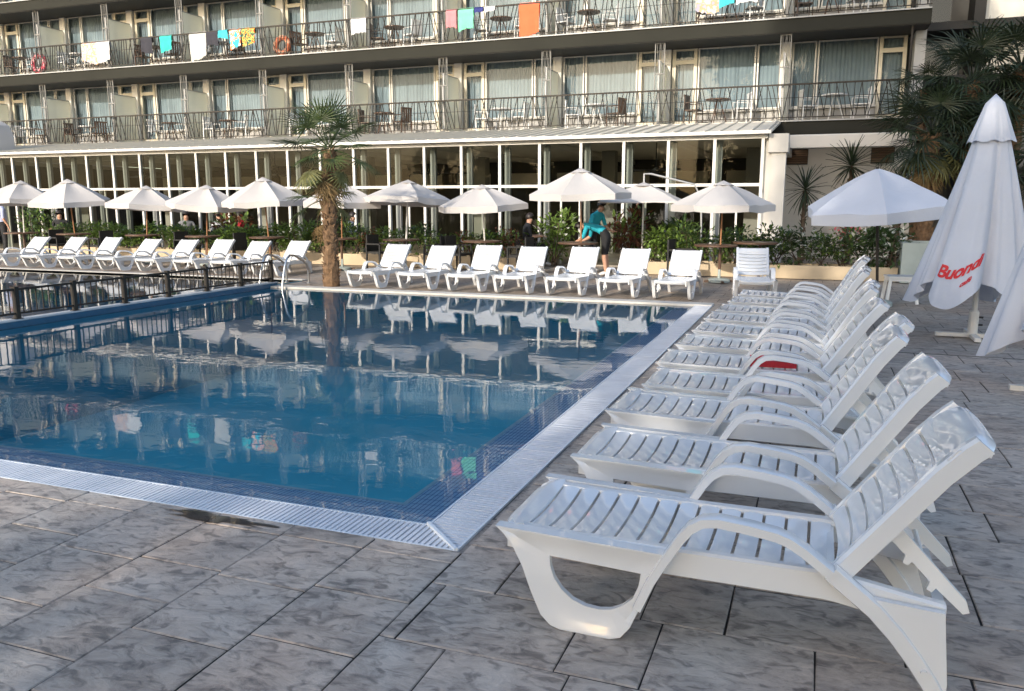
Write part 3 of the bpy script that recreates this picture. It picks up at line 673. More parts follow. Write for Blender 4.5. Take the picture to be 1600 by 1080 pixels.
    nose = [(.55,.006),(.60,.003),(.64,-.006),(.672,-.022),(.684,-.045),(.684,-.075),(.676,-.078),(.668,-.05),(.655,-.032),(.60,-.012),(.55,-.006)]
    vs = []; n = len(nose); ny = 9
    for j in range(ny):
        y = -HW-.012 + 2*(HW+.012)*j/(ny-1); c_ = abs(2*j/(ny-1)-1); dz = -.012*(1-c_*c_); dx = -.03*max(0,(c_-.65)/.35)**2
        for (x, z) in nose: vs.append((x+dx*(x > .62), y, z+dz))
    bk.add(vs, [(j*n+k,j*n+(k+1)%n,(j+1)*n+(k+1)%n,(j+1)*n+k) for j in range(ny-1) for k in range(n)] + [tuple(range(n)), tuple((ny-1)*n+k for k in range(n))])
    b = bk.build('backrest', M['plastic'], t, smooth=40); b.location = (1.205, 0, .352); b.scale = (.93,1,1)
    sb = slat_mesh(.0685, HW-.022, .022, .004)
    for i in range(7): ob('slat', sb, b, (.012 + i*.0815, 0, .004))
    p = MB()
    for s in (-1,1):
        p.prism([(.0,.02),(.02,.035),(.06,.01),(.32,-.255),(.335,-.30),(.31,-.31),(.20,-.215),(.185,-.235),(.165,-.225),(.175,-.19),(.10,-.115),(.085,-.135),(.065,-.125),(.072,-.09),(-.02,-.005)], s*.185-.011, s*.185+.011)
    p.tube([(.16,-.185,-.16),(.16,.185,-.16)], .012, 8); p.tube([(.02,-.185,.01),(.02,.185,.01)], .010, 8)
    o = p.build('support_prop', M['plastic_dull'], t); o.location = (1.385, 0, .50); o.scale = (.78,1,.78)
    return t
lounger = make_lounger(); remember(lounger)
used = False
def put_lounger(loc, rz, tilt, label, group):
    global used
    o = place(lounger, used, loc, rz, label, group); used = True
    for ch in o.children:
        if ch.name.split('.')[0] == 'backrest': ch.rotation_euler = (0, R(-tilt), 0)
        if ch.name.split('.')[0] == 'support_prop':
            L_ = .24; ch.location = (1.205 + L_*math.cos(R(tilt)) + .02, 0, .352 + L_*math.sin(R(tilt)) - .055)
    return o
tipY = [-.47,.46,1.39,2.14,2.95,3.83,4.66,5.53,6.30,7.20,8.05]; tipX = [.40,.42,.36,.42,.36,.37,.40,.40,.43,.47,.52]
tilts = [52,55,57,52,55,58,54,59,56,60,57]
for i in range(11):
    n = 10 - i
    lab = 'white slatted plastic lounger beside the grating, ' + ('first from the hotel end of the shaded row' if n == 0 else ('last of the shaded row, away from the hotel' if i == 0 else ORD[n] + ' from the hotel end of the shaded row'))
    o = put_lounger((tipX[i], tipY[i]+.285, .001), R(random.uniform(-1.2,1.2) if i else -.3), tilts[i], lab, 'loungers in the shaded row'); o.scale = (1, 1.03, 1.05)
frx = [-6.52,-5.45,-4.46,-3.55,-2.60,-1.68,-.74]
for i, x in enumerate(frx):
    put_lounger((x, 9.98+.02*i, .001), R(90 + random.uniform(-3.5,2.0)), random.choice((50,52,54)), 'sunlit white lounger facing the main pool, %s from the palm trunk' % ORD[i], 'sunlit loungers behind the main pool').scale = (.95,1,.92)
put_lounger((.62, 10.10, .001), R(97), 44, 'white lounger in shade at the corner where the two rows meet', 'sunlit loungers behind the main pool')
for i, px in enumerate((466,406,349,292,232,173,118,62)):
    p = at_y(px, 374, 12.75)
    put_lounger((p.x, 11.32, .001), R(90 + random.uniform(-2,2)), random.choice((46,48,50)), 'sunlit white lounger beyond the children\'s pool, %s from the steel handrails' % ORD[i], 'sunlit loungers beyond the children\'s pool').scale = (.95,1,.88)
# folded red towel on a shaded lounger
m = MB(); N = 8
top = []; 
for i in range(N+1):
    for j in range(5): top.append((-.17+.34*i/N, -.13+.26*j/4, .05+.008*math.sin(i*1.3+j)))
m.add(top, [(i*5+j,(i+1)*5+j,(i+1)*5+j+1,i*5+j+1) for i in range(N) for j in range(4)]); m.box(-.168,.168,-.128,.128,.0,.045)
tw = m.build('folded_towel', M['red'], smooth=60); tw.location = (1.22, 3.22, .366); tw.rotation_euler = (0,0,.08)
tag(tw, 'red folded towel lying on a shaded lounger seat', 'towel')

# ================================================================== parasols
def make_parasol(R0=1.0, H=2.1, rim=1.58, n=6, val=.13, pole_mat='white_metal', canopy='canvas', seed=0, pole_r=.019):
    r_ = random.Random(seed); t = empty('parasol'); t['category'] = 'parasol'
    cm = MB(); S = 6; rings = []; sub = 4; NN = n*sub
    for k in range(S+1):
        u = k/S; ring = []
        for i in range(NN):
            a = 2*math.pi*i/NN; f = (i % sub)/sub; sagc = math.sin(math.pi*f)
            corner = math.cos(math.pi/n)/math.cos((f-.5)*2*math.pi/n)
            rr = R0*u*corner*(1 - .05*u*sagc); z = H - (H-rim)*(u**1.18) - .055*sagc*math.sin(math.pi*u) + .012*u*r_.uniform(-1,1)
            ring.append((rr*math.cos(a), rr*math.sin(a), z))
        rings.append(ring)
    vs = [(0,0,H)] + [p for rg in rings[1:] for p in rg]
    fs = [(0,1+i,1+(i+1)%NN) for i in range(NN)]
    for k in range(S-1):
        for i in range(NN): fs.append((1+k*NN+i, 1+(k+1)*NN+i, 1+(k+1)*NN+(i+1)%NN, 1+k*NN+(i+1)%NN))
    cm.add(vs, fs); can = cm.build('canopy', M[canopy], t, smooth=24, fix=False)
    v = MB(); last = rings[-1]; vv = []
    for i, (x, y, z) in enumerate(last):
        f = (i % sub)/sub; d = val*(1 + .18*math.sin(math.pi*f) + r_.uniform(-.08,.08)); s_ = 1.0 - .015*math.sin(2*math.pi*f)
        vv += [(x*1.001,y*1.001,z), (x*s_,y*s_,z-d)]
    v.add(vv, [(2*i,2*i+1,(2*i+3) % (2*NN),(2*i+2) % (2*NN)) for i in range(NN)]); v.build('valance', M[canopy], can, smooth=30, fix=False)
    if canopy == 'canvas':
        c2 = MB(); vv = [(0,0,H+.025)]
        for i in range(12):
            a = 2*math.pi*i/12; vv.append((.2*R0*math.cos(a),.2*R0*math.sin(a),H-(H-rim)*.15+.002))
        c2.add(vv, [(0,1+i,1+(i+1)%12) for i in range(12)]); c2.build('top_cap', M[canopy], can, smooth=30, fix=False)
    p = MB(); p.tube([(0,0,.03),(0,0,H+.02)], pole_r, 8); p.build('pole', M[pole_mat], t, smooth=True)
    for i in range(n):
        a = 2*math.pi*i/n; q = MB(); q.tube([(0.02*math.cos(a),.02*math.sin(a),H-.09),(R0*.95*math.cos(a),R0*.95*math.sin(a),rim-.03)], .006, 5); q.build('rib', M[pole_mat], t)
    b = MB(); b.lathe([(.22,0),(.22,.05),(.18,.07),(.03,.08),(.03,.25),(.022,.26)], 16); b.build('base', M['planter_grey'], t, smooth=40)
    return t
PLIST = [ # px of the apex, apex y, rim height, half size, pole, words
 (28,283,1.63,.98,'white_metal','behind the farthest lounger by the standing man'),
 (111,281,1.62,1.0,'wood','over a brown table, next to the farthest one'),
 (221,291,1.50,.93,'wood','with low canopy over dense green hedge and brown table'),
 (316,290,1.54,.95,'wood','in front of the seated guest in white'),
 (417,278,1.62,.98,'wood','with a brown pole close to the pool handrails'),
 (530,285,1.58,.95,'wood','half hidden behind the palm trunk'),
 (630,282,1.66,1.0,'white_metal','with lifted wavy rim on a pale pole'),
 (759,290,1.52,.95,'white_metal','with low drooping canopy on a thin pale pole'),
 (911,264,1.76,1.02,'wood','standing tallest, over the two stooping workers'),
 (1130,284,1.53,.95,'wood','with low canopy at the end of the sunlit row')]
par_pos = []
for i, (px, py, rim, r0, pm_, words) in enumerate(PLIST):
    a = at_y(px, py, 13.7)
    o = make_parasol(r0*1.07, a.z, rim+.02, 6, .12, pm_, 'canvas', i, .017 if i != 6 else .024)
    o.location = (a.x, 13.7, 0); o.rotation_euler = (R(random.uniform(-4,4)), R(random.uniform(-4,4)), R(random.choice((10,25,40,5,50))))
    tag(o, 'cream parasol ' + words, 'parasol', 'cream parasols along the terrace'); par_pos.append(a.x)
# wavy parasol: lift one edge
# cantilever square parasol behind
a = at_y(1006, 290, 15.6)
o = make_parasol(1.25, a.z+.05, 1.62, 4, .03, 'white_metal', 'canvas', 31, .02); o.location = (a.x, 15.6, 0); o.rotation_euler = (0,0,R(48))
tag(o, 'flat square cream parasol hung from a grey arm behind the workers', 'parasol')
m = MB(); m.tube([(0,0,a.z+.04),(0,0,a.z+.26),(.15,.05,a.z+.26),(1.1,.35,a.z+.02),(1.25,.42,a.z-.3),(1.3,.45,.05)], .022, 8); q = m.build('arm', M['frame_grey'], o, smooth=True); q.rotation_euler = (0,0,R(-48))
# open parasol in shade
a = at_y(1361, 262, 10.6)
o = make_parasol(1.12, a.z, 1.56, 6, .15, 'bronze', 'canvas_white', 77, .022); o.location = (2.42, 10.6, 0); o.rotation_euler = (R(3), R(-7), R(33))
tag(o, 'open white parasol in shade on a dark pole by the small table', 'parasol')

# closed parasols with the printed brand
def closed_surface(th, t, H, bot, rb, seed, lean):
    # t: 0 top .. 1 hem ; returns point
    base = .05 + (rb-.05)*(t**.82)
    dth = (th - R(-112) + math.pi) % (2*math.pi) - math.pi; calm = math.exp(-(dth/.52)**2)   # one cloth panel hangs flat
    fold = (math.cos(4*(th+seed)) * .30 * t**.7 + .15*math.cos(9*(th+seed*1.7)+1.2) * t + .09*math.cos(17*th+seed)*t + .04*math.cos(29*th+2)*t)*(1-calm) + calm*(.20*t**.7 + .02*math.cos(14*th)*t)
    r_ = base*(1 + fold)
    z = H - (H-bot)*t + .16*t**3*math.cos(4*(th+seed)+math.pi)*.9
    return Vector((r_*math.cos(th)*1.0 + lean[0]*t*t, r_*math.sin(th)*.82 + lean[1]*t*t, z))
def closed_parasol(loc, H, bot, rb, seed, lean, label, text):
    t = empty('closed_parasol', loc); tag(t, label, 'parasol', 'closed white parasols')
    N, K = 120, 36; m = MB(); vs = []; 
    for k in range(K+1):
        for i in range(N): vs.append(closed_surface(2*math.pi*i/N, .02+.98*k/K, H, bot, rb, seed, lean))
    fs = [(k*N+i,k*N+(i+1)%N,(k+1)*N+(i+1)%N,(k+1)*N+i) for k in range(K) for i in range(N)]
    m.add(vs, fs); can = m.build('canopy', M['canvas_white'], t, smooth=80)
    m = MB(); vs = [(0,0,H+.045)]; K2 = 8
    for k in range(1, K2+1):
        for i in range(N):
            u = k/K2; th = 2*math.pi*i/N; p = closed_surface(th, .02+.205*u, H, bot, rb, seed, lean); s_ = 1.10+.16*u
            vs.append((p.x*s_, p.y*s_, p.z + .045 - .03*u + .012*u*math.cos(8*th)))
    m.add(vs, [(0,1+i,1+(i+1)%N) for i in range(N)] + [(1+k*N+i,1+(k+1)*N+i,1+(k+1)*N+(i+1)%N,1+k*N+(i+1)%N) for k in range(K2-1) for i in range(N)])
    m.build('vent_cap', M['canvas_white'], can, smooth=60)
    p = MB(); p.tube([(0,0,.05),(0,0,H-.05)], .032, 12); p.build('pole', M['white_metal'], t, smooth=True)
    b = MB(); b.box(-.40,.40,-.035,.035,0,.045); b.box(-.035,.035,-.40,-.036,0,.044); b.box(-.035,.035,.036,.40,0,.044); b.lathe([(.055,.045),(.055,.30),(.045,.32)], 12); b.build('base', M['white_metal'], t)
    k_ = MB(); k_.tube([(.05,0,.24),(.10,0,.24)], .012, 8); k_.tube([(.05,0,.15),(.10,0,.15)], .012, 8); k_.build('clamp_knob', M['black'], t)
    if text:
        for (word, size, u0, v0, mt, sk) in text:
            cu = bpy.data.curves.new('print', 'FONT'); cu.body = word; cu.size = size; cu.space_character = .94; cu.shear = .18; cu.offset = size*.035; cu.resolution_u = 3; cu.extrude = 0
            tmp = bpy.data.objects.new('tmp', cu); C.objects.link(tmp); dg = bpy.context.evaluated_depsgraph_get(); me = bpy.data.meshes.new_from_object(tmp.evaluated_get(dg)); bpy.data.objects.remove(tmp)
            bm = bmesh.new(); bm.from_mesh(me); bmesh.ops.triangulate(bm, faces=bm.faces)
            bmesh.ops.subdivide_edges(bm, edges=[e for e in bm.edges if e.calc_length() > .03], cuts=2, use_grid_fill=False); bmesh.ops.triangulate(bm, faces=bm.faces)
            yield_pts = (bm, me, u0, v0); place_print(bm, u0, v0, H, bot, rb, seed, lean, sk); bm.to_mesh(me); bm.free()
            me.materials.clear(); me.materials.append(M[mt]); ob('printed_word', me, can)
    return t
def place_print(bm, u0, v0, H, bot, rb, seed, lean, sk):
    # wrap flat lettering on to the cloth, 4 mm proud of it: walk along the surface at the letter's height
    th0 = R(-140); zz = []
    tab = {}
    def row(t):
        if t not in tab:
            L_ = [(0.0, th0, closed_surface(th0,t,H,bot,rb,seed,lean))]; th = th0
            while L_[-1][0] < 1.1:
                th += R(1.0); p = closed_surface(th,t,H,bot,rb,seed,lean); L_.append((L_[-1][0]+(p-L_[-1][2]).length, th, p))
            tab[t] = L_
        return tab[t]
    for v in bm.verts:
        u = u0 + v.co.x; tt = v0 - (v.co.y + sk*v.co.x)/(H-bot); t = round(tt, 3); L_ = row(t)
        for a, b in zip(L_[:-1], L_[1:]):
            if b[0] >= u: break
        th = a[1] + (b[1]-a[1])*(u-a[0])/max(1e-6, b[0]-a[0])
        p = closed_surface(th,tt,H,bot,rb,seed,lean); pa = closed_surface(th+.01,tt,H,bot,rb,seed,lean); pb = closed_surface(th,tt+.01,H,bot,rb,seed,lean)
        nn = (pa-p).cross(pb-p).normalized(); 
        if nn.dot(Vector((math.cos(th),math.sin(th),0))) < 0: nn = -nn
        v.co = p + nn*.006
closed_parasol((3.30,7.75,0), 2.78, .52, .52, .50, (-.10,-.05), 'tall closed white parasol with red lettering on its hem', [('Buondi',.185,.05,.875,'red_print',.10),('caffè',.075,.36,.915,'red_print',.10)])
closed_parasol((3.52,4.70,0), 2.55, .42, .42, .15, (-.06,-.05), 'plain closed white parasol nearer the loungers', None)

# ================================================================== small tables
def stool_table(loc, rz, label):
    t = empty('side_table', loc, rz); tag(t, label, 'side table')
    m = MB(); m.box(-.22,.22,-.22,.22,.405,.435); m.box(-.205,.205,-.205,.205,.36,.405); m.build('table_top', M['plastic_dull'], t)
    for sx in (-1,1):
        for sy in (-1,1):
            l = MB(); l.bar((sx*.18,sy*.18,.38),(sx*.225,sy*.225,0),.045,.045); l.build('leg', M['plastic_dull'], t)
p = at_z(1405, 474, 0); stool_table((p.x, p.y+.1, 0), .1, 'small white plastic side table on the shaded paving')
def make_table():
    t = empty('terrace_table'); t['category'] = 'table'
    m = MB(); m.lathe([(.42,.715),(.43,.725),(.43,.75),(.42,.755)], 28); m.build('table_top', M['table'], t, smooth=40)
    m = MB(); m.tube([(.09,0,.05),(.09,0,.715)], .03, 8); m.build('pedestal', M['table'], t)
    for k in range(4):
        a = k*math.pi/2+.4; l = MB(); l.bar((.09,0,.05),(.09+.3*math.cos(a),.3*math.sin(a),.015),.045,.03); l.build('foot', M['table'], t)
    return t
def make_chair():
    t = empty('wicker_chair'); t['category'] = 'chair'
    m = MB(); m.box(-.23,.23,-.22,.22,.40,.45); m.build('seat', M['wicker'], t)
    m = MB(); m.box(-.21,.21,.20,.235,.45,.84); m.build('backrest', M['wicker'], t)
    for s in (-1,1):
        m = MB(); m.box(s*.235-.02,s*.235+.02,-.2,.22,.61,.645); m.build('armrest', M['wicker'], t)
        for y in (-.2,.2):
            l = MB(); l.box(s*.235-.018,s*.235+.018,y-.018,y+.018,0,.61); l.build('leg', M['wicker'], t)
    return t
tb_ = make_table(); remember(tb_); ch_ = make_chair(); remember(ch_)
tu = cu_ = False
tw_words = ['by the standing man','second from the standing man','under the low parasol over the dense hedge','before the guest in white','near the handrails','behind the palm','under the wavy rimmed parasol','under the low drooping parasol','beneath the tallest parasol','at the end of the sunlit row']
for i, x in enumerate(par_pos):
    place(tb_, tu, (x-.09, 13.7, 0), 0, 'round dark brown terrace table ' + tw_words[i], 'terrace tables'); tu = True
    if i in (1,3,6,7,9):
        for (dx, dy, rz) in (((-.75,.1,R(80)),(.78,.05,R(-95))) if i != 9 else ((-.8,.1,R(80)),)):
            place(ch_, cu_, (x+dx, 13.75+dy, 0), rz, 'black wicker armchair at the round brown table ' + tw_words[i], 'wicker chairs on the terrace'); cu_ = True
p = at_y(1180, 385, 14.3)
place(tb_, True, (p.x, 14.3, 0), 0, 'round dark brown terrace table behind the lounger in the shaded corner', 'terrace tables', 1.05)

# ================================================================== planters and plants
def planter(x0, x1, y0, y1, h, mt, label):
    o = empty('planter', ((x0+x1)/2, (y0+y1)/2, 0)); tag(o, label, 'planter', 'planters along the terrace'); cx, cy = o.location.x, o.location.y
    m = MB(); t = .1; a, b, c_, d = x0-cx, x1-cx, y0-cy, y1-cy
    m.box(a,b,c_,c_+t,0,h); m.box(a,b,d-t,d,0,h); m.box(a,a+t,c_+t,d-t,0,h); m.box(b-t,b,c_+t,d-t,0,h); m.build('wall', mt, o)
    m = MB(); m.box(a+t,b-t,c_+t,d-t,0,h-.04); m.build('soil_bed', M['soil'], o)
planter(-20.5,-4.85,15.0,15.75,.29,M['planter'],'long cream planter wall full of shrubs beyond the sunlit loungers')
planter(-2.30,3.05,15.0,15.75,.28,M['planter'],'cream planter wall half in shade beside the white end wall')
planter(3.08,4.05,14.75,15.9,.80,M['planter_grey'],'square grey green planter box below the dark palms')
def leaf_quad(m, p, d, up, L_, wd):
    d = d.normalized(); s_ = d.cross(up)
    if s_.length < .05: s_ = d.cross(Vector((1,0,0)))
    s_ = s_.normalized()*wd/2; n_ = s_.cross(d).normalized(); mid = p + d*L_*.5
    m.add([p, mid+s_+n_*L_*.06, p+d*L_-n_*L_*.12, mid-s_+n_*L_*.06], [(0,1,2),(0,2,3)])
def shrub_mesh(seed, mats, rx=.48, rz=.52, n=420, leaf=.13, flower=0.0):
    r_ = random.Random(seed); m = MB()
    lobes = [(Vector((r_.uniform(-.6,.6)*rx, r_.uniform(-.45,.45)*rx, rz*r_.uniform(.5,1.35))), r_.uniform(.35,.6)*rx) for _ in range(9)]
    for i in range(n):
        c_, rr = r_.choice(lobes); d = Vector((r_.gauss(0,1),r_.gauss(0,1),r_.gauss(0,.9))).normalized(); p = c_ + d*rr*r_.uniform(.55,1.05)
        if p.z < .02: p.z = r_.uniform(.02,.2)
        od = (d + Vector((r_.gauss(0,.5),r_.gauss(0,.5),r_.gauss(.25,.5))))
        m.cur = 1 if r_.random() < flower else 0
        leaf_quad(m, p, od, Vector((0,0,1)), leaf*r_.uniform(.6,1.25), leaf*.5*r_.uniform(.7,1.2))
    return m.mesh('foliage', mats, fix=False)
def stems_mesh(seed, h):
    r_ = random.Random(seed); m = MB()
    for k in range(6): m.tube([(r_.uniform(-.08,.08),r_.uniform(-.08,.08),0),(r_.uniform(-.25,.25),r_.uniform(-.2,.2),h*.5),(r_.uniform(-.4,.4),r_.uniform(-.3,.3),h)], [.014,.01,.004], 5)
    return m.mesh('stems', M['bark'])
sh = [shrub_mesh(1,[M['leaf'],M['flower_white']],flower=.03), shrub_mesh(2,[M['leaf'],M['leaf_dark']],flower=.4,leaf=.15), shrub_mesh(3,[M['leaf_dark'],M['leaf']],flower=.3,leaf=.12), shrub_mesh(4,[M['leaf_red'],M['leaf']],flower=.35), shrub_mesh(5,[M['leaf_dark'],M['flower_white']],flower=.09,leaf=.14,rz=.55)]
stm = stems_mesh(5, .7)
SH_LAB = ['bushy green shrub with a few pale blooms in the cream planter', 'broad leaved green shrub in the cream planter', 'dark green dense shrub in the cream planter', 'russet leaved shrub in the cream planter', 'dark leaved shrub with white variegated leaves in the cream planter']
rsh = random.Random(21)
def shrub(x, y, z, kind, s, sz=1.0, lab=None):
    o = empty('shrub', (x,y,z), rsh.uniform(0,6.3)); o.scale = (s,s,s*sz); tag(o, lab or SH_LAB[kind], 'shrub', 'shrubs in the planters')
    ob('foliage', sh[kind], o); ob('stems', stm, o)
x = -20.2
while x < -5.1:
    shrub(x, 15.38+rsh.uniform(-.08,.08), .25, rsh.choice((0,1,1,0,2,2,3) if x > -12 else (0,1,1,2,2,0)), rsh.uniform(.85,1.12), rsh.uniform(.75,1.0)); x += rsh.uniform(.44,.6)
x = -2.05
while x < 2.9:
    shrub(x, 15.38+rsh.uniform(-.08,.08), .24, rsh.choice((0,1,2,4) if x < .5 else (2,2,4)), rsh.uniform(.85,1.12), rsh.uniform(.78,1.0)); x += rsh.uniform(.4,.55)
# taller bushes behind, on the pavilion floor
for (px, Y, k, s, lab) in ((60,16.4,2,1.5,'tall dark shrub by the pavilion glass near the standing man'),(365,16.4,3,1.45,'tall russet shrub by the pavilion glass'),(865,16.5,0,1.35,'tall light green plant in front of the pavilion glass'),(985,16.45,3,1.4,'tall brown leaved bush beside the pale leaning pole'),(1060,16.5,1,1.3,'tall green bush at the pavilion end')):
    p = at_y(px, 360, Y); shrub(p.x, Y, .02, k, s, 1.15, lab)

# ---- palms and yuccas
def fan_leaf(seed, petiole=.5, blade=.5, nl=26, spread=250, droop=.25, mt='palm_leaf', wl=.034):
    r_ = random.Random(seed); m = MB()
    m.tube([(0,0,0),(petiole*.5,0,.03),(petiole,0,0)], [.013,.010,.008], 5)
    for k in range(nl):
        a = R(-spread/2 + spread*k/(nl-1)) + r_.uniform(-.03,.03); L_ = blade*(1-.22*(abs(2*k/(nl-1)-1)**2))*r_.uniform(.88,1.06)
        d = Vector((math.cos(a), math.sin(a), .10)); s_ = Vector((-math.sin(a), math.cos(a), 0)); pts = []
        for t, wd in ((.03,.3),(.45,1.0),(.78,.7),(1.0,.05)):
            c_ = Vector((petiole,0,0)) + d*L_*t + Vector((0,0,-droop*L_*(t**2.4)*r_.uniform(.7,1.4))); pts.append((c_+s_*wl*wd/2, c_+Vector((0,0,-.25*wl*wd)), c_-s_*wl*wd/2))
        vs = [p for tr_ in pts for p in tr_]; fs = []
        for i in range(3): fs += [(3*i,3*i+1,3*i+4,3*i+3),(3*i+1,3*i+2,3*i+5,3*i+4)]
        m.add(vs, fs)
    return m.mesh('frond', M[mt], fix=False)
def trunk_mesh(h, r0, r1, seed, lean=(0,0), mt='trunk', fib=220):
    r_ = random.Random(seed); m = MB(); K, N = 22, 14; vs = []
    for k in range(K+1):
        t = k/K; rr = r0 + (r1-r0)*t + .018*math.sin(k*2.4) + .02*(1-t)**6
        for i in range(N):
            a = 2*math.pi*i/N; q = rr*(1+r_.uniform(-.10,.10)); vs.append((lean[0]*t*t+q*math.cos(a), lean[1]*t*t+q*math.sin(a), h*t))
    m.add(vs, [(k*N+i,k*N+(i+1)%N,(k+1)*N+(i+1)%N,(k+1)*N+i) for k in range(K) for i in range(N)])
    for j in range(fib):                               # old leaf bases and fibre
        t = r_.random()**.8; a = r_.uniform(0,6.283); rr = r0+(r1-r0)*t; c_ = Vector((lean[0]*t*t+rr*math.cos(a), lean[1]*t*t+rr*math.sin(a), h*t)); o_ = Vector((math.cos(a),math.sin(a),0)); s_ = Vector((-math.sin(a),math.cos(a),0)); L_ = r_.uniform(.05,.12)
        m.add([c_-s_*.022, c_+s_*.022, c_+o_*.05+Vector((0,0,L_))+s_*.008, c_+o_*.05+Vector((0,0,L_))-s_*.008, c_-o_*.03+Vector((0,0,L_*.6))], [(0,1,2,3),(0,3,4),(1,4,2)])
    return m.mesh('trunk', M[mt], fix=False)
def palm(name, loc, h, r0, r1, leaves, n, scale, label, seed, lean=(0,0), low=-55, high=80, dry=None, ndry=0, skirt=None, nsk=0, group=None):
    r_ = random.Random(seed); t = empty(name, loc); tag(t, label, 'palm tree', group)
    ob('trunk', trunk_mesh(h, r0, r1, seed, lean), t)
    top = Vector((lean[0],lean[1],h))
    for i in range(n + nsk + ndry):
        a = i*2.39996 + r_.uniform(-.2,.2); u = i/max(1,n-1)
        if i < n: el = high - (high-low)*(u**.85) + r_.uniform(-6,6); me = leaves[i % len(leaves)]; zz = .10*(1-u)
        elif i < n+nsk: el = r_.uniform(-62,-38); me = skirt; zz = -.12
        else: el = r_.uniform(-84,-66); me = dry; zz = -.2
        o = ob('frond', me, t, top + Vector((.05*math.cos(a),.05*math.sin(a),zz)), (R(r_.uniform(-20,20)), -R(el), a)); s_ = scale*r_.uniform(.85,1.12); o.scale = (s_,)*3
    return t
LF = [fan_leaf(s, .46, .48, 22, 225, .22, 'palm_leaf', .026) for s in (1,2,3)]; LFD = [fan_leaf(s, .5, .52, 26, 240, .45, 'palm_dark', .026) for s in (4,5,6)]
pale = fan_leaf(8, .42, .44, 24, 220, .5, 'palm_pale'); dry = fan_leaf(9, .35, .40, 18, 120, 1.0, 'palm_dry', .03)
palm('fan_palm', (-7.36,10.36,-.02), 2.60, .140, .10, LF, 19, 1.06, 'fan palm with shaggy brown trunk at the pool corner', 3, (.06,0), -30, 82, dry, 6, pale, 4)
palm('young_palm', (-7.68,11.0,0), 1.62, .06, .05, [pale,LF[0],pale], 9, .82, 'small pale young palm tucked behind the shaggy trunk', 5, (-.12,-.15), -35, 60, dry, 4)
g_ = 'dark palms before the hotel wing'
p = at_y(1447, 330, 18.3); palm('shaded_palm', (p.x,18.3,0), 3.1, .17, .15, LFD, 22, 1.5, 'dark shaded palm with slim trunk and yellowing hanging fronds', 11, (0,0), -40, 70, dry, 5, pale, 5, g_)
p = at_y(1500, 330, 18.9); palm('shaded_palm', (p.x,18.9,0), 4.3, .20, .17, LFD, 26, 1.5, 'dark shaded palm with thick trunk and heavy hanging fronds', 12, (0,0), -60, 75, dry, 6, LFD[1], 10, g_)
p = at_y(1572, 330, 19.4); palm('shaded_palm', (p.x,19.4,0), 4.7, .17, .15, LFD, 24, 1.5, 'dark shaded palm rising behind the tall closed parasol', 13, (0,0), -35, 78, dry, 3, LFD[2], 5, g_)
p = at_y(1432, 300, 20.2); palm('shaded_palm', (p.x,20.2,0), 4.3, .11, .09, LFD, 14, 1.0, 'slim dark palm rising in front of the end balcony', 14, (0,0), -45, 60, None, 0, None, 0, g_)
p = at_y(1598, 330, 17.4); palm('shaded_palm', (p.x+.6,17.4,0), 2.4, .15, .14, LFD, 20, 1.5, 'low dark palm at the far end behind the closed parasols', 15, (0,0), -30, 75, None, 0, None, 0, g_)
def sword_leaf(seed):
    r_ = random.Random(seed); m = MB(); L_ = .55; pts = []
    for t, wd in ((0,.6),(.4,1),(.75,.7),(1,.05)): pts.append((Vector((L_*t,.018*wd,-.10*t*t)), Vector((L_*t,0,-.008-.10*t*t)), Vector((L_*t,-.018*wd,-.10*t*t))))
    vs = [p for tr_ in pts for p in tr_]; fs = []
    for i in range(3): fs += [(3*i,3*i+1,3*i+4,3*i+3),(3*i+1,3*i+2,3*i+5,3*i+4)]
    m.add(vs, fs); return m.mesh('blade', M['palm_dark'], fix=False)
SW = sword_leaf(1)
def yucca(px, py, Y, n, s, seed, label, low=-50):
    r_ = random.Random(seed); p = at_y(px, py, Y); t = empty('yucca', (p.x,Y,0)); tag(t, label, 'yucca', 'yuccas before the white wall')
    ob('trunk', trunk_mesh(p.z, .05, .045, seed, mt='bark', fib=60), t)
    for i in range(n):
        u = i/n; el = 85-(85-low)*u+r_.uniform(-8,8); o = ob('blade', SW, t, (0,0,p.z+.1*(1-u)), (R(r_.uniform(-30,30)), -R(el), i*2.4)); o.scale = (s*r_.uniform(.8,1.1),)*3
yucca(1330,262,19.0,70,1.25,1,'large spiky yucca rising above the open white parasol')
yucca(1408,292,19.0,46,1.05,2,'spiky yucca beside the slim palm trunk',-20)
yucca(1258,300,17.9,60,1.15,3,'drooping yucca next to the white end pillar',-80)
yucca(1330,318,18.2,40,1.0,4,'low drooping yucca under the open white parasol',-80)
yucca(1400,318,18.2,44,1.0,6,'low drooping yucca between the parasol and the grey planter',-80)
# pink blooms
m = MB(); r_ = random.Random(4)
for i in range(160):
    c_ = Vector((r_.gauss(0,.16),r_.gauss(0,.1),.95+r_.gauss(0,.2))); leaf_quad(m, c_, Vector((r_.gauss(0,1),r_.gauss(0,1),r_.gauss(0,1))), Vector((0,0,1)), .08, .06)
t = empty('flowering_shrub', (at_y(1325,350,16.6).x,16.6,0)); tag(t, 'pink flowering shrub behind the shaded planter', 'shrub'); ob('blooms', m.mesh('blooms', M['flower_pink'], fix=False), t); ob('stems', stm, t).scale = (.6,.6,1.3)
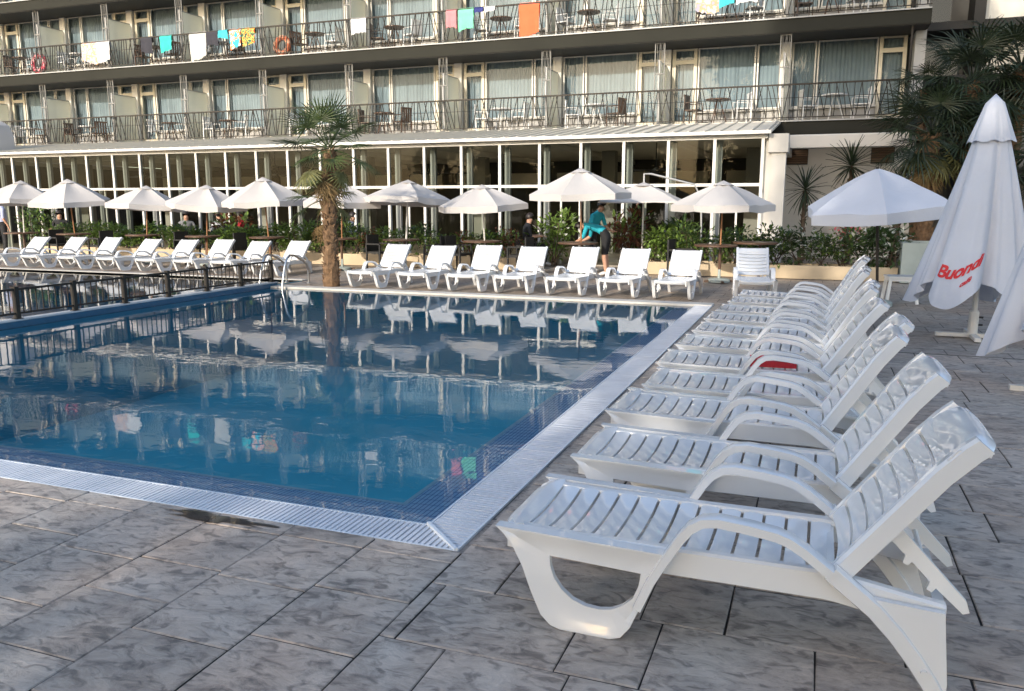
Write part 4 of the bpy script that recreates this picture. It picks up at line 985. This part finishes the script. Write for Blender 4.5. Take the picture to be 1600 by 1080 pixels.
# ================================================================== laundry and balcony furniture
def striped(name, cols, scale, ang=0, noise=False):
    m = bpy.data.materials.new(name); m.use_nodes = True; n = m.node_tree; b = n.nodes['Principled BSDF']; b.inputs['Roughness'].default_value = .9; L = n.links.new
    tc = n.nodes.new('ShaderNodeTexCoord'); tx = n.nodes.new('ShaderNodeTexNoise' if noise else 'ShaderNodeTexWave'); tx.inputs['Scale'].default_value = scale; L(tc.outputs['Object'], tx.inputs['Vector'])
    cr = n.nodes.new('ShaderNodeValToRGB'); cr.color_ramp.interpolation = 'CONSTANT'; L(tx.outputs[0], cr.inputs[0]); e = cr.color_ramp.elements
    while len(e) < len(cols): e.new(.5)
    for i, c_ in enumerate(cols): e[i].position = (.36+.28*i/len(cols)) if noise and i else i/len(cols); e[i].color = (*c_,1)
    L(cr.outputs[0], b.inputs['Base Color']); return m
def plainc(name, col): return mat(name, col, .9, .06, 12)
CL = {'white': plainc('white_towel',(.52,.52,.53)), 'pink': plainc('pink_towel',(.62,.20,.22)), 'green': plainc('mint_towel',(.16,.60,.36)), 'navy': plainc('navy_cloth',(.03,.04,.18)),
      'orange': plainc('orange_towel',(.78,.13,.05)), 'teal': plainc('teal_cloth',(.03,.42,.36)), 'dark': plainc('dark_cloth',(.03,.03,.04)), 'grey': plainc('grey_towel',(.45,.45,.44)), 'purple': plainc('lilac_cloth',(.30,.26,.36)), 'aqua': plainc('aqua_cloth',(.05,.45,.5)),
      'multi': striped('bright_print',[(.75,.10,.04),(.80,.45,.05),(.1,.35,.15),(.05,.05,.05)],14,0,True), 'beach': striped('beach_print',[(.05,.45,.60),(.75,.25,.10),(.70,.70,.65)],5,0,True), 'pale': striped('pale_print',[(.48,.46,.45),(.55,.33,.2),(.35,.34,.42)],6,0,True), 'stripe': striped('grey_stripes',[(.38,.38,.36),(.48,.48,.46)],12)}
def cloth(px0, px1, py_top, py_bot, fl, key, label, seed):
    Y = HY-.03; a = at_y(px0, py_top, Y); b = at_y(px1, py_top, Y); lo = at_y((px0+px1)/2, py_bot, Y)
    zt = FL[fl]+.982; h = max(.12, min(zt-lo.z, .92)); wd = b.x-a.x; r_ = random.Random(seed); m = MB(); NX, NZ = 10, 7; vs = []
    prof = [(.06,-h*.35),(.055,-.12),(.035,-.01),(0,.008)] + [(-.045-.01*math.sin(k*1.7), -h*k/NZ) for k in range(1, NZ+1)]
    ph = r_.uniform(0,6)
    for i in range(NX+1):
        u = i/NX; sl_ = r_.uniform(-.02,.02)
        for k, (y, z) in enumerate(prof):
            t = max(0, -z/h); vs.append((wd*(u-.5)*(1-.06*t*math.sin(ph)), y + (.022*math.sin(u*9+ph)*t if k > 3 else 0), z*(1+sl_*2+.10*math.sin(u*3+ph)*t)))
    K = len(prof); m.add(vs, [(i*K+k,(i+1)*K+k,(i+1)*K+k+1,i*K+k+1) for i in range(NX) for k in range(K-1)])
    o = m.build('hanging_towel', CL[key], smooth=60, fix=False); o.location = ((a.x+b.x)/2, HY, zt); tag(o, label, 'towel', 'laundry on the balcony railings')
CLO = [(128,150,70,98,1,'pale','pale patterned towel hung next to a white one on the railing'),(150,171,68,95,1,'white','plain white towel hung next to a pale patterned one'),
 (220,237,60,82,1,'dark','dark garment hung on the railing next to a turquoise one'),(249,268,56,80,1,'teal','turquoise garment hung on the upper railing'),(295,322,52,92,1,'stripe','grey striped towel hung low over the upper railing'),
 (322,340,50,72,1,'dark','black swimwear hung beside the grey striped towel'),(341,355,49,60,1,'aqua','small blue swimwear hung beside black swimwear'),(358,376,48,76,1,'beach','orange and blue beach towel on the railing'),(377,398,46,70,1,'multi','bright red and green printed towel on the railing'),
 (548,572,29,54,1,'white','plain white towel hung alone over the railing'),(697,713,15,45,1,'pink','pink towel hung beside a mint green one'),(716,740,12,48,1,'green','mint green towel hung beside a pink one'),(741,755,9,20,1,'navy','navy swimwear hung beside the mint green towel'),(756,774,8,18,1,'white','small white garment hung beside navy swimwear'),
 (811,843,0,52,1,'orange','big orange red towel hanging from the upper railing'),(1088,1124,-14,18,1,'pale','pale patterned towel at the hotel end of the railing'),(1124,1149,-17,10,1,'aqua','aqua towel between two pale ones near the hotel end'),(1151,1185,-20,6,1,'white','white towel next to an aqua one near the hotel end')]
for i, a in enumerate(CLO): cloth(*a, seed=i)
def make_bchair(mt):
    t = empty('balcony_chair'); t['category'] = 'chair'
    m = MB(); m.box(-.22,.22,-.21,.21,.40,.43); m.build('seat', mt, t)
    m = MB()
    for k in range(5): m.box(-.20+k*.09,-.14+k*.09,.19,.215,.43,.80)
    m.box(-.22,.22,.185,.22,.80,.86); m.build('backrest', mt, t)
    for s in (-1,1):
        l = MB(); l.tube([(s*.23,-.2,0),(s*.23,-.2,.62),(s*.23,.2,.62)], .016, 6); l.build('arm_leg', mt, t)
        l = MB(); l.box(s*.21-.016,s*.21+.016,.18,.21,0,.43); l.build('leg', mt, t)
    return t
def make_btable(mt):
    t = empty('balcony_table'); t['category'] = 'table'
    m = MB(); m.lathe([(.34,.68),(.35,.69),(.35,.715),(.34,.72)], 20); m.build('table_top', mt, t)
    for k in range(3):
        a = k*2.094; l = MB(); l.tube([(.05*math.cos(a),.05*math.sin(a),.68),(.28*math.cos(a),.28*math.sin(a),0)], .016, 6); l.build('leg', mt, t)
    return t
bcw = make_bchair(M['plastic_dull']); remember(bcw); bcb = make_bchair(M['table']); remember(bcb); btw = make_btable(M['plastic_dull']); remember(btw); btb = make_btable(M['table']); remember(btb)
ub = {'cw':False,'cb':False,'tw':False,'tb':False}; rb_ = random.Random(9)
FN = ['lower','upper']
for fl in (0,1):
    for i in range(-1, 9):
        X0 = alongX(i+1); mir = (i % 2 != 0)
        base = X0 + (1.35 if mir else 1.9) + rb_.uniform(-.3,.3); z = FL[fl]+.002; yy = HY+.55
        white = rb_.random() < .5
        pr, ky, wd = (btw,'tw','white') if rb_.random() < .5 else (btb,'tb','brown')
        place(pr, ub[ky], (base, yy+rb_.uniform(-.1,.15), z), 0, 'round %s table on the %s balcony behind wire railing' % (wd, FN[fl]), '%s balcony tables' % FN[fl]); ub[ky] = True
        for s in (-1,1):
            pr, ky, wd = (bcw,'cw','white') if rb_.random() < .55 else (bcb,'cb','brown')
            place(pr, ub[ky], (base+s*.68, yy+rb_.uniform(-.1,.1), z), R(-90*s*1.0+rb_.uniform(-25,25)), '%s slat backed chair on the %s balcony behind wire railing' % (wd, FN[fl]), '%s balcony chairs' % FN[fl]); ub[ky] = True
# two inflated rings leaning on the upper balcony
def ring(px, py, r0, mt, label):
    p = at_y(px, py, HY+.12); m = MB(); N, n = 28, 12; vs = []
    for i in range(N):
        a = 2*math.pi*i/N
        for k in range(n):
            b = 2*math.pi*k/n; q = r0 + .09*math.cos(b); vs.append((q*math.cos(a), .09*math.sin(b), q*math.sin(a)))
    m.add(vs, [(i*n+k,((i+1)%N)*n+k,((i+1)%N)*n+(k+1)%n,i*n+(k+1)%n) for i in range(N) for k in range(n)]); o = m.build('swim_ring', mt, smooth=True); o.location = (p.x, HY+.16, FL[1]+r0+.09); o.rotation_euler = (R(-7),0,0); tag(o, label, 'swim ring')
M['ring_pink'] = striped('pink_ring', [(.48,.08,.11),(.55,.32,.33)], 7, 0, True); M['ring_orange'] = striped('orange_ring', [(.40,.12,.06),(.50,.30,.2)], 7, 0, True)
ring(60, 102, .30, M['ring_pink'], 'pink red patterned swim ring standing behind the railing'); ring(440, 72, .26, M['ring_orange'], 'orange swim ring standing behind the railing')

# ================================================================== people
def person(name, loc, rz, label, J, Rd, edges, cloth_of, hair_at, hair_r=.108):
    t = empty(name, loc, rz); tag(t, label, 'person', 'people on the terrace')
    names = list(J); idx = {k: i for i, k in enumerate(names)}
    me = bpy.data.meshes.new('body'); me.from_pydata([J[k] for k in names], [(idx[a],idx[b]) for a, b in edges], [])
    o = bpy.data.objects.new('body', me); C.objects.link(o); o.parent = t
    md = o.modifiers.new('Skin','SKIN'); md.use_smooth_shade = True
    for i, k in enumerate(names):
        sv = me.skin_vertices[0].data[i]; sv.radius = Rd[k] if isinstance(Rd[k], tuple) else (Rd[k],)*2; sv.use_root = (k == 'pelvis')
    ss = o.modifiers.new('Sub','SUBSURF'); ss.levels = ss.render_levels = 2
    dg = bpy.context.evaluated_depsgraph_get(); m2 = bpy.data.meshes.new_from_object(o.evaluated_get(dg)); o.modifiers.clear(); o.data = m2
    mats = ['skin'] + sorted(set(cloth_of.values())); m2.materials.clear()
    for k in mats: m2.materials.append(M[k])
    segs = [(Vector(J[a]), Vector(J[b]), mats.index(cloth_of.get((a,b),'skin')) if (a,b) in cloth_of else 0, (Rd[a] if not isinstance(Rd[a],tuple) else Rd[a][0], Rd[b] if not isinstance(Rd[b],tuple) else Rd[b][0])) for a, b in edges]
    for p in m2.polygons:
        c_ = p.center; best = 1e9; mi = 0
        for a, b, k, rr in segs:
            e = b-a; u = max(0, min(1, (c_-a).dot(e)/max(1e-9, e.length_squared))); d = (c_-(a+e*u)).length/(rr[0]+(rr[1]-rr[0])*u)
            if d < best: best = d; mi = k
        p.material_index = mi; p.use_smooth = True
    h = MB(); hc = Vector(J['head']); hd = Vector(hair_at[1]).normalized(); bm = bmesh.new(); bmesh.ops.create_icosphere(bm, subdivisions=3, radius=hair_r)
    for v in list(bm.verts):
        v.co = v.co + hd*.018
    bmesh.ops.delete(bm, geom=[v for v in bm.verts if (v.co-hd*.018).normalized().dot(hd) < -.25], context='VERTS'); hm = bpy.data.meshes.new('hair'); bm.to_mesh(hm); bm.free(); hm.materials.append(M['hair']); hm.polygons.foreach_set('use_smooth', [True]*len(hm.polygons)); ob('hair', hm, o, hc)
    return t
def hand(J, Rd, E, wrist, key, d, side):
    w0 = Vector(J[wrist]); d = Vector(d).normalized(); s_ = Vector(side).normalized(); n_ = d.cross(s_)
    J[key+'palm'] = tuple(w0+d*.075); Rd[key+'palm'] = (.036,.018); E.append((wrist,key+'palm'))
    for q, (off, L_) in enumerate(((-.030,.062),(-.010,.078),(.010,.072),(.030,.055))):
        J[key+'f%da'%q] = tuple(w0+d*(.105)+s_*off); J[key+'f%db'%q] = tuple(w0+d*(.105+L_)+s_*off*1.15-n_*.022); Rd[key+'f%da'%q] = .009; Rd[key+'f%db'%q] = .007; E += [(key+'palm',key+'f%da'%q),(key+'f%da'%q,key+'f%db'%q)]
    J[key+'t'] = tuple(w0+d*.085-s_*.062-n_*.01); Rd[key+'t'] = .010; E.append((wrist,key+'t'))
def figure(kind):
    if kind == 'bend':            # stooping forward towards +x, legs straight
        J = dict(pelvis=(0,0,.88),spine=(.16,0,1.03),chest=(.36,0,1.10),neck=(.47,0,1.11),head0=(.55,0,1.09),head=(.64,0,1.05),
            hipl=(0,.10,.84),kneel=(.02,.11,.47),anklel=(-.04,.11,.08),toel=(.13,.12,.035),hipr=(0,-.10,.84),kneer=(.05,-.11,.47),ankler=(0,-.11,.08),toer=(.17,-.12,.035),
            shl=(.40,.18,1.08),ell=(.46,.24,.84),wrl=(.62,.18,.74),shr=(.40,-.18,1.08),elr=(.46,-.24,.84),wrr=(.62,-.18,.74)); hd = ((.62,.0,1.08),(-.2,0,1)); hv = (1,0,-.3)
    elif kind == 'lean':          # standing, bowed a little
        J = dict(pelvis=(0,0,.90),spine=(.07,0,1.08),chest=(.17,0,1.27),neck=(.24,0,1.38),head0=(.28,0,1.43),head=(.33,0,1.52),
            hipl=(0,.10,.86),kneel=(.03,.11,.48),anklel=(-.02,.11,.08),toel=(.15,.12,.035),hipr=(0,-.10,.86),kneer=(.03,-.11,.48),ankler=(-.02,-.11,.08),toer=(.15,-.12,.035),
            shl=(.19,.18,1.30),ell=(.24,.25,1.05),wrl=(.46,.16,.95),shr=(.19,-.18,1.30),elr=(.24,-.25,1.05),wrr=(.46,-.16,.95)); hd = ((.31,0,1.55),(-.5,0,.9)); hv = (1,0,-.2)
    elif kind == 'stand':
        J = dict(pelvis=(0,0,.93),spine=(0,0,1.12),chest=(0,0,1.33),neck=(.01,0,1.48),head0=(.02,0,1.54),head=(.04,0,1.64),
            hipl=(0,.10,.89),kneel=(.02,.11,.49),anklel=(-.01,.11,.08),toel=(.15,.12,.035),hipr=(0,-.10,.89),kneer=(.02,-.11,.49),ankler=(-.01,-.11,.08),toer=(.15,-.12,.035),
            shl=(0,.20,1.41),ell=(-.02,.26,1.13),wrl=(.10,.26,.90),shr=(0,-.20,1.41),elr=(-.02,-.26,1.13),wrr=(.10,-.26,.90)); hd = ((.02,0,1.68),(-.5,0,.9)); hv = (.2,0,-1)
    else:                         # seated
        J = dict(pelvis=(0,0,.52),spine=(-.02,0,.71),chest=(.0,0,.92),neck=(.03,0,1.07),head0=(.05,0,1.12),head=(.07,0,1.22),
            hipl=(.05,.10,.51),kneel=(.46,.12,.52),anklel=(.44,.12,.08),toel=(.60,.12,.035),hipr=(.05,-.10,.51),kneer=(.46,-.12,.52),ankler=(.44,-.12,.08),toer=(.60,-.12,.035),
            shl=(.0,.19,1.00),ell=(.05,.25,.74),wrl=(.30,.18,.76),shr=(.0,-.19,1.00),elr=(.05,-.25,.74),wrr=(.30,-.18,.76)); hd = ((.05,0,1.26),(-.5,0,.9)); hv = (1,0,0)
    Rd = dict(pelvis=(.155,.12),spine=(.135,.105),chest=(.165,.115),neck=.055,head0=.07,head=(.082,.10),hipl=.092,kneel=.058,anklel=.042,toel=.036,hipr=.092,kneer=.058,ankler=.042,toer=.036,shl=.056,ell=.042,wrl=.028,shr=.056,elr=.042,wrr=.028)
    J['waist'] = tuple(Vector(J['pelvis']).lerp(Vector(J['spine']),.55)); Rd['waist'] = (.135,.108)
    E = [('pelvis','waist'),('waist','spine'),('spine','chest'),('chest','neck'),('neck','head0'),('head0','head'),('pelvis','hipl'),('hipl','kneel'),('kneel','anklel'),('anklel','toel'),('pelvis','hipr'),('hipr','kneer'),('kneer','ankler'),('ankler','toer'),('chest','shl'),('shl','ell'),('ell','wrl'),('chest','shr'),('shr','elr'),('elr','wrr')]
    hand(J, Rd, E, 'wrl', 'L', hv, (0,-1,0)); hand(J, Rd, E, 'wrr', 'R', hv, (0,1,0))
    return J, Rd, E, hd
def dress(E, top, low, sleeves=True, long=False, shoe='shoe'):
    c_ = {}
    for e in E:
        a, b = e
        if e == ('pelvis','waist'): c_[e] = low
        if e in (('waist','spine'),('spine','chest'),('chest','shl'),('chest','shr')): c_[e] = top
        if e == ('chest','neck'): c_[e] = top
        if sleeves and e in (('shl','ell'),('shr','elr')): c_[e] = top
        if a == 'pelvis' and b.startswith('hip'): c_[e] = low
        if a.startswith('hip'): c_[e] = low
        if long and a.startswith('knee'): c_[e] = low
        if a.startswith('ankle'): c_[e] = shoe
    return c_
def add_person(kind, loc, rz, label, top, low, long=False):
    J, Rd, E, hd = figure(kind); person('person', loc, rz, label, J, Rd, E, dress(E, top, low, True, long), hd)
p = at_z(950, 430, 0); add_person('bend', (p.x, p.y-.2, .0), R(176), 'person in turquoise shirt and black shorts bending over a table', 'teal_cloth', 'black_cloth')
p = at_y(920, 340, 15.3); add_person('lean', (p.x+.05, 15.3, 0), R(-25), 'person in turquoise shirt standing slightly bowed behind the table', 'teal_cloth', 'black_cloth', True)
p = at_y(4, 345, 14.4); add_person('stand', (p.x, 14.4, 0), R(60), 'person in pale blue shirt standing beside the farthest parasol', 'blue_cloth', 'black_cloth', True)
def seat_for(p, rz, Y):
    place(ch_, True, (p.x, Y, 0), rz, 'black wicker armchair under a guest inside the hedge line', 'wicker chairs behind the hedge')
for (px, Y, rz, top, lab) in ((344,16.45,150,'white_cloth','person in white shirt seated behind the green hedge'),(291,16.5,-40,'grey_cloth','person in grey patterned top seated beside a glass pane'),(378,16.5,200,'red','person in red top seated behind the hedge'),(548,16.5,20,'blue_cloth','person in pale shirt seated just past the palm trunk'),(824,16.3,30,'black_cloth','person in black top seated next to a pavilion mullion'),(95,16.5,-60,'black_cloth','person in dark clothes seated near the second parasol')):
    q = at_y(px, 350, Y); add_person('sit', (q.x, Y, .0), R(rz), lab, top, 'black_cloth', True)
    a = R(rz-90) ; place(ch_, True, (q.x-.03*math.cos(R(rz)), Y-.03*math.sin(R(rz)), 0), R(rz)+math.pi/2, 'black wicker armchair holding a guest behind the hedge', 'wicker chairs behind the hedge')

# ================================================================== trees behind the viewpoint that shade the pool side
def tree_mesh(seed, h, r0, n, z0, leaf=.34, mt='leaf_dark', lobes=26):
    r_ = random.Random(seed); m = MB(); L_ = []
    for i in range(lobes):
        t = r_.random(); rr = r0*(1-.35*abs(2*t-.9))*.8; a = r_.uniform(0,6.283); L_.append((Vector((rr*r_.random()**.5*math.cos(a), rr*r_.random()**.5*math.sin(a), z0+(h-z0-.6)*t)), r0*r_.uniform(.32,.5)))
    for i in range(n):
        c_, rr = r_.choice(L_); d = Vector((r_.gauss(0,1),r_.gauss(0,1),r_.gauss(0,1))).normalized(); p = c_+d*rr*r_.random()**.4
        leaf_quad(m, p, d+Vector((r_.gauss(0,.7),r_.gauss(0,.7),r_.gauss(0,.7))), Vector((0,0,1)), leaf*r_.uniform(.7,1.3), leaf*.65)
    return m.mesh('crown', M[mt], fix=False)
def limbs(seed, h, r0):
    r_ = random.Random(seed); m = MB(); m.tube([(0,0,0),(.1,0,h*.4),(0,.1,h*.8)], [r0,r0*.75,r0*.25], 8)
    for k in range(7):
        a = k*2.4; z = h*(.3+.07*k); m.tube([(.05,0,z),(1.2*math.cos(a),1.2*math.sin(a),z+1.0),(2.0*math.cos(a),2.0*math.sin(a),z+2.2)], [r0*.35,r0*.2,r0*.06], 6)
    return m.mesh('trunk', M['bark'])
def tree(loc, me, tm, rz, label, s=(1,1,1), group='trees on the lawn side'):
    t = empty('shade_tree', loc, rz); tag(t, label, 'tree', group); t.scale = s; ob('crown', me, t); ob('trunk', tm, t)
tall = [tree_mesh(1,19.5,3.2,15000,2.6,lobes=44), tree_mesh(2,19.5,3.2,15000,2.6,lobes=44)]; high = tree_mesh(6,22,2.7,12000,13.2,lobes=34); ttr = limbs(1,19,.32)
tree((-7.0,-25,0), high, limbs(7,21,.3), .4, 'very tall tree with a high crown above a long bare trunk', (.95,.95,1.26))
low_ = [tree_mesh(3,6.6,2.0,3600,1.0,.28,lobes=22), tree_mesh(4,6.6,2.0,3600,1.0,.28,lobes=22)]; ltr = limbs(2,6,.16)
TALL_LAB = 'tall dense leafy tree on the side away from the hotel'; LOW_LAB = 'low round leafy tree on the side away from the hotel'
for i, (x, y, s) in enumerate(((-4.1,-25,1.0),(.2,-26,1.0),(4.2,-25,1.0),(-2.0,-31,1.08),(2.4,-31,1.05))):
    tree((x,y,0), tall[i%2], ttr, i*1.3, TALL_LAB, (s*1.18,s*1.18,s*1.34))
for i, (x, y, s) in enumerate(((-11.9,-25,1.0),(-15.4,-25.3,1.0),(-18.8,-25,1.02),(-23.2,-25.3,1.0),(-27.6,-25,1.0),(-12.4,-29,1.05),(-17,-29,1.05))):
    tree((x,y,0), low_[i%2], ltr, i*1.7, LOW_LAB, (s*1.45,s*1.45,s*1.45))
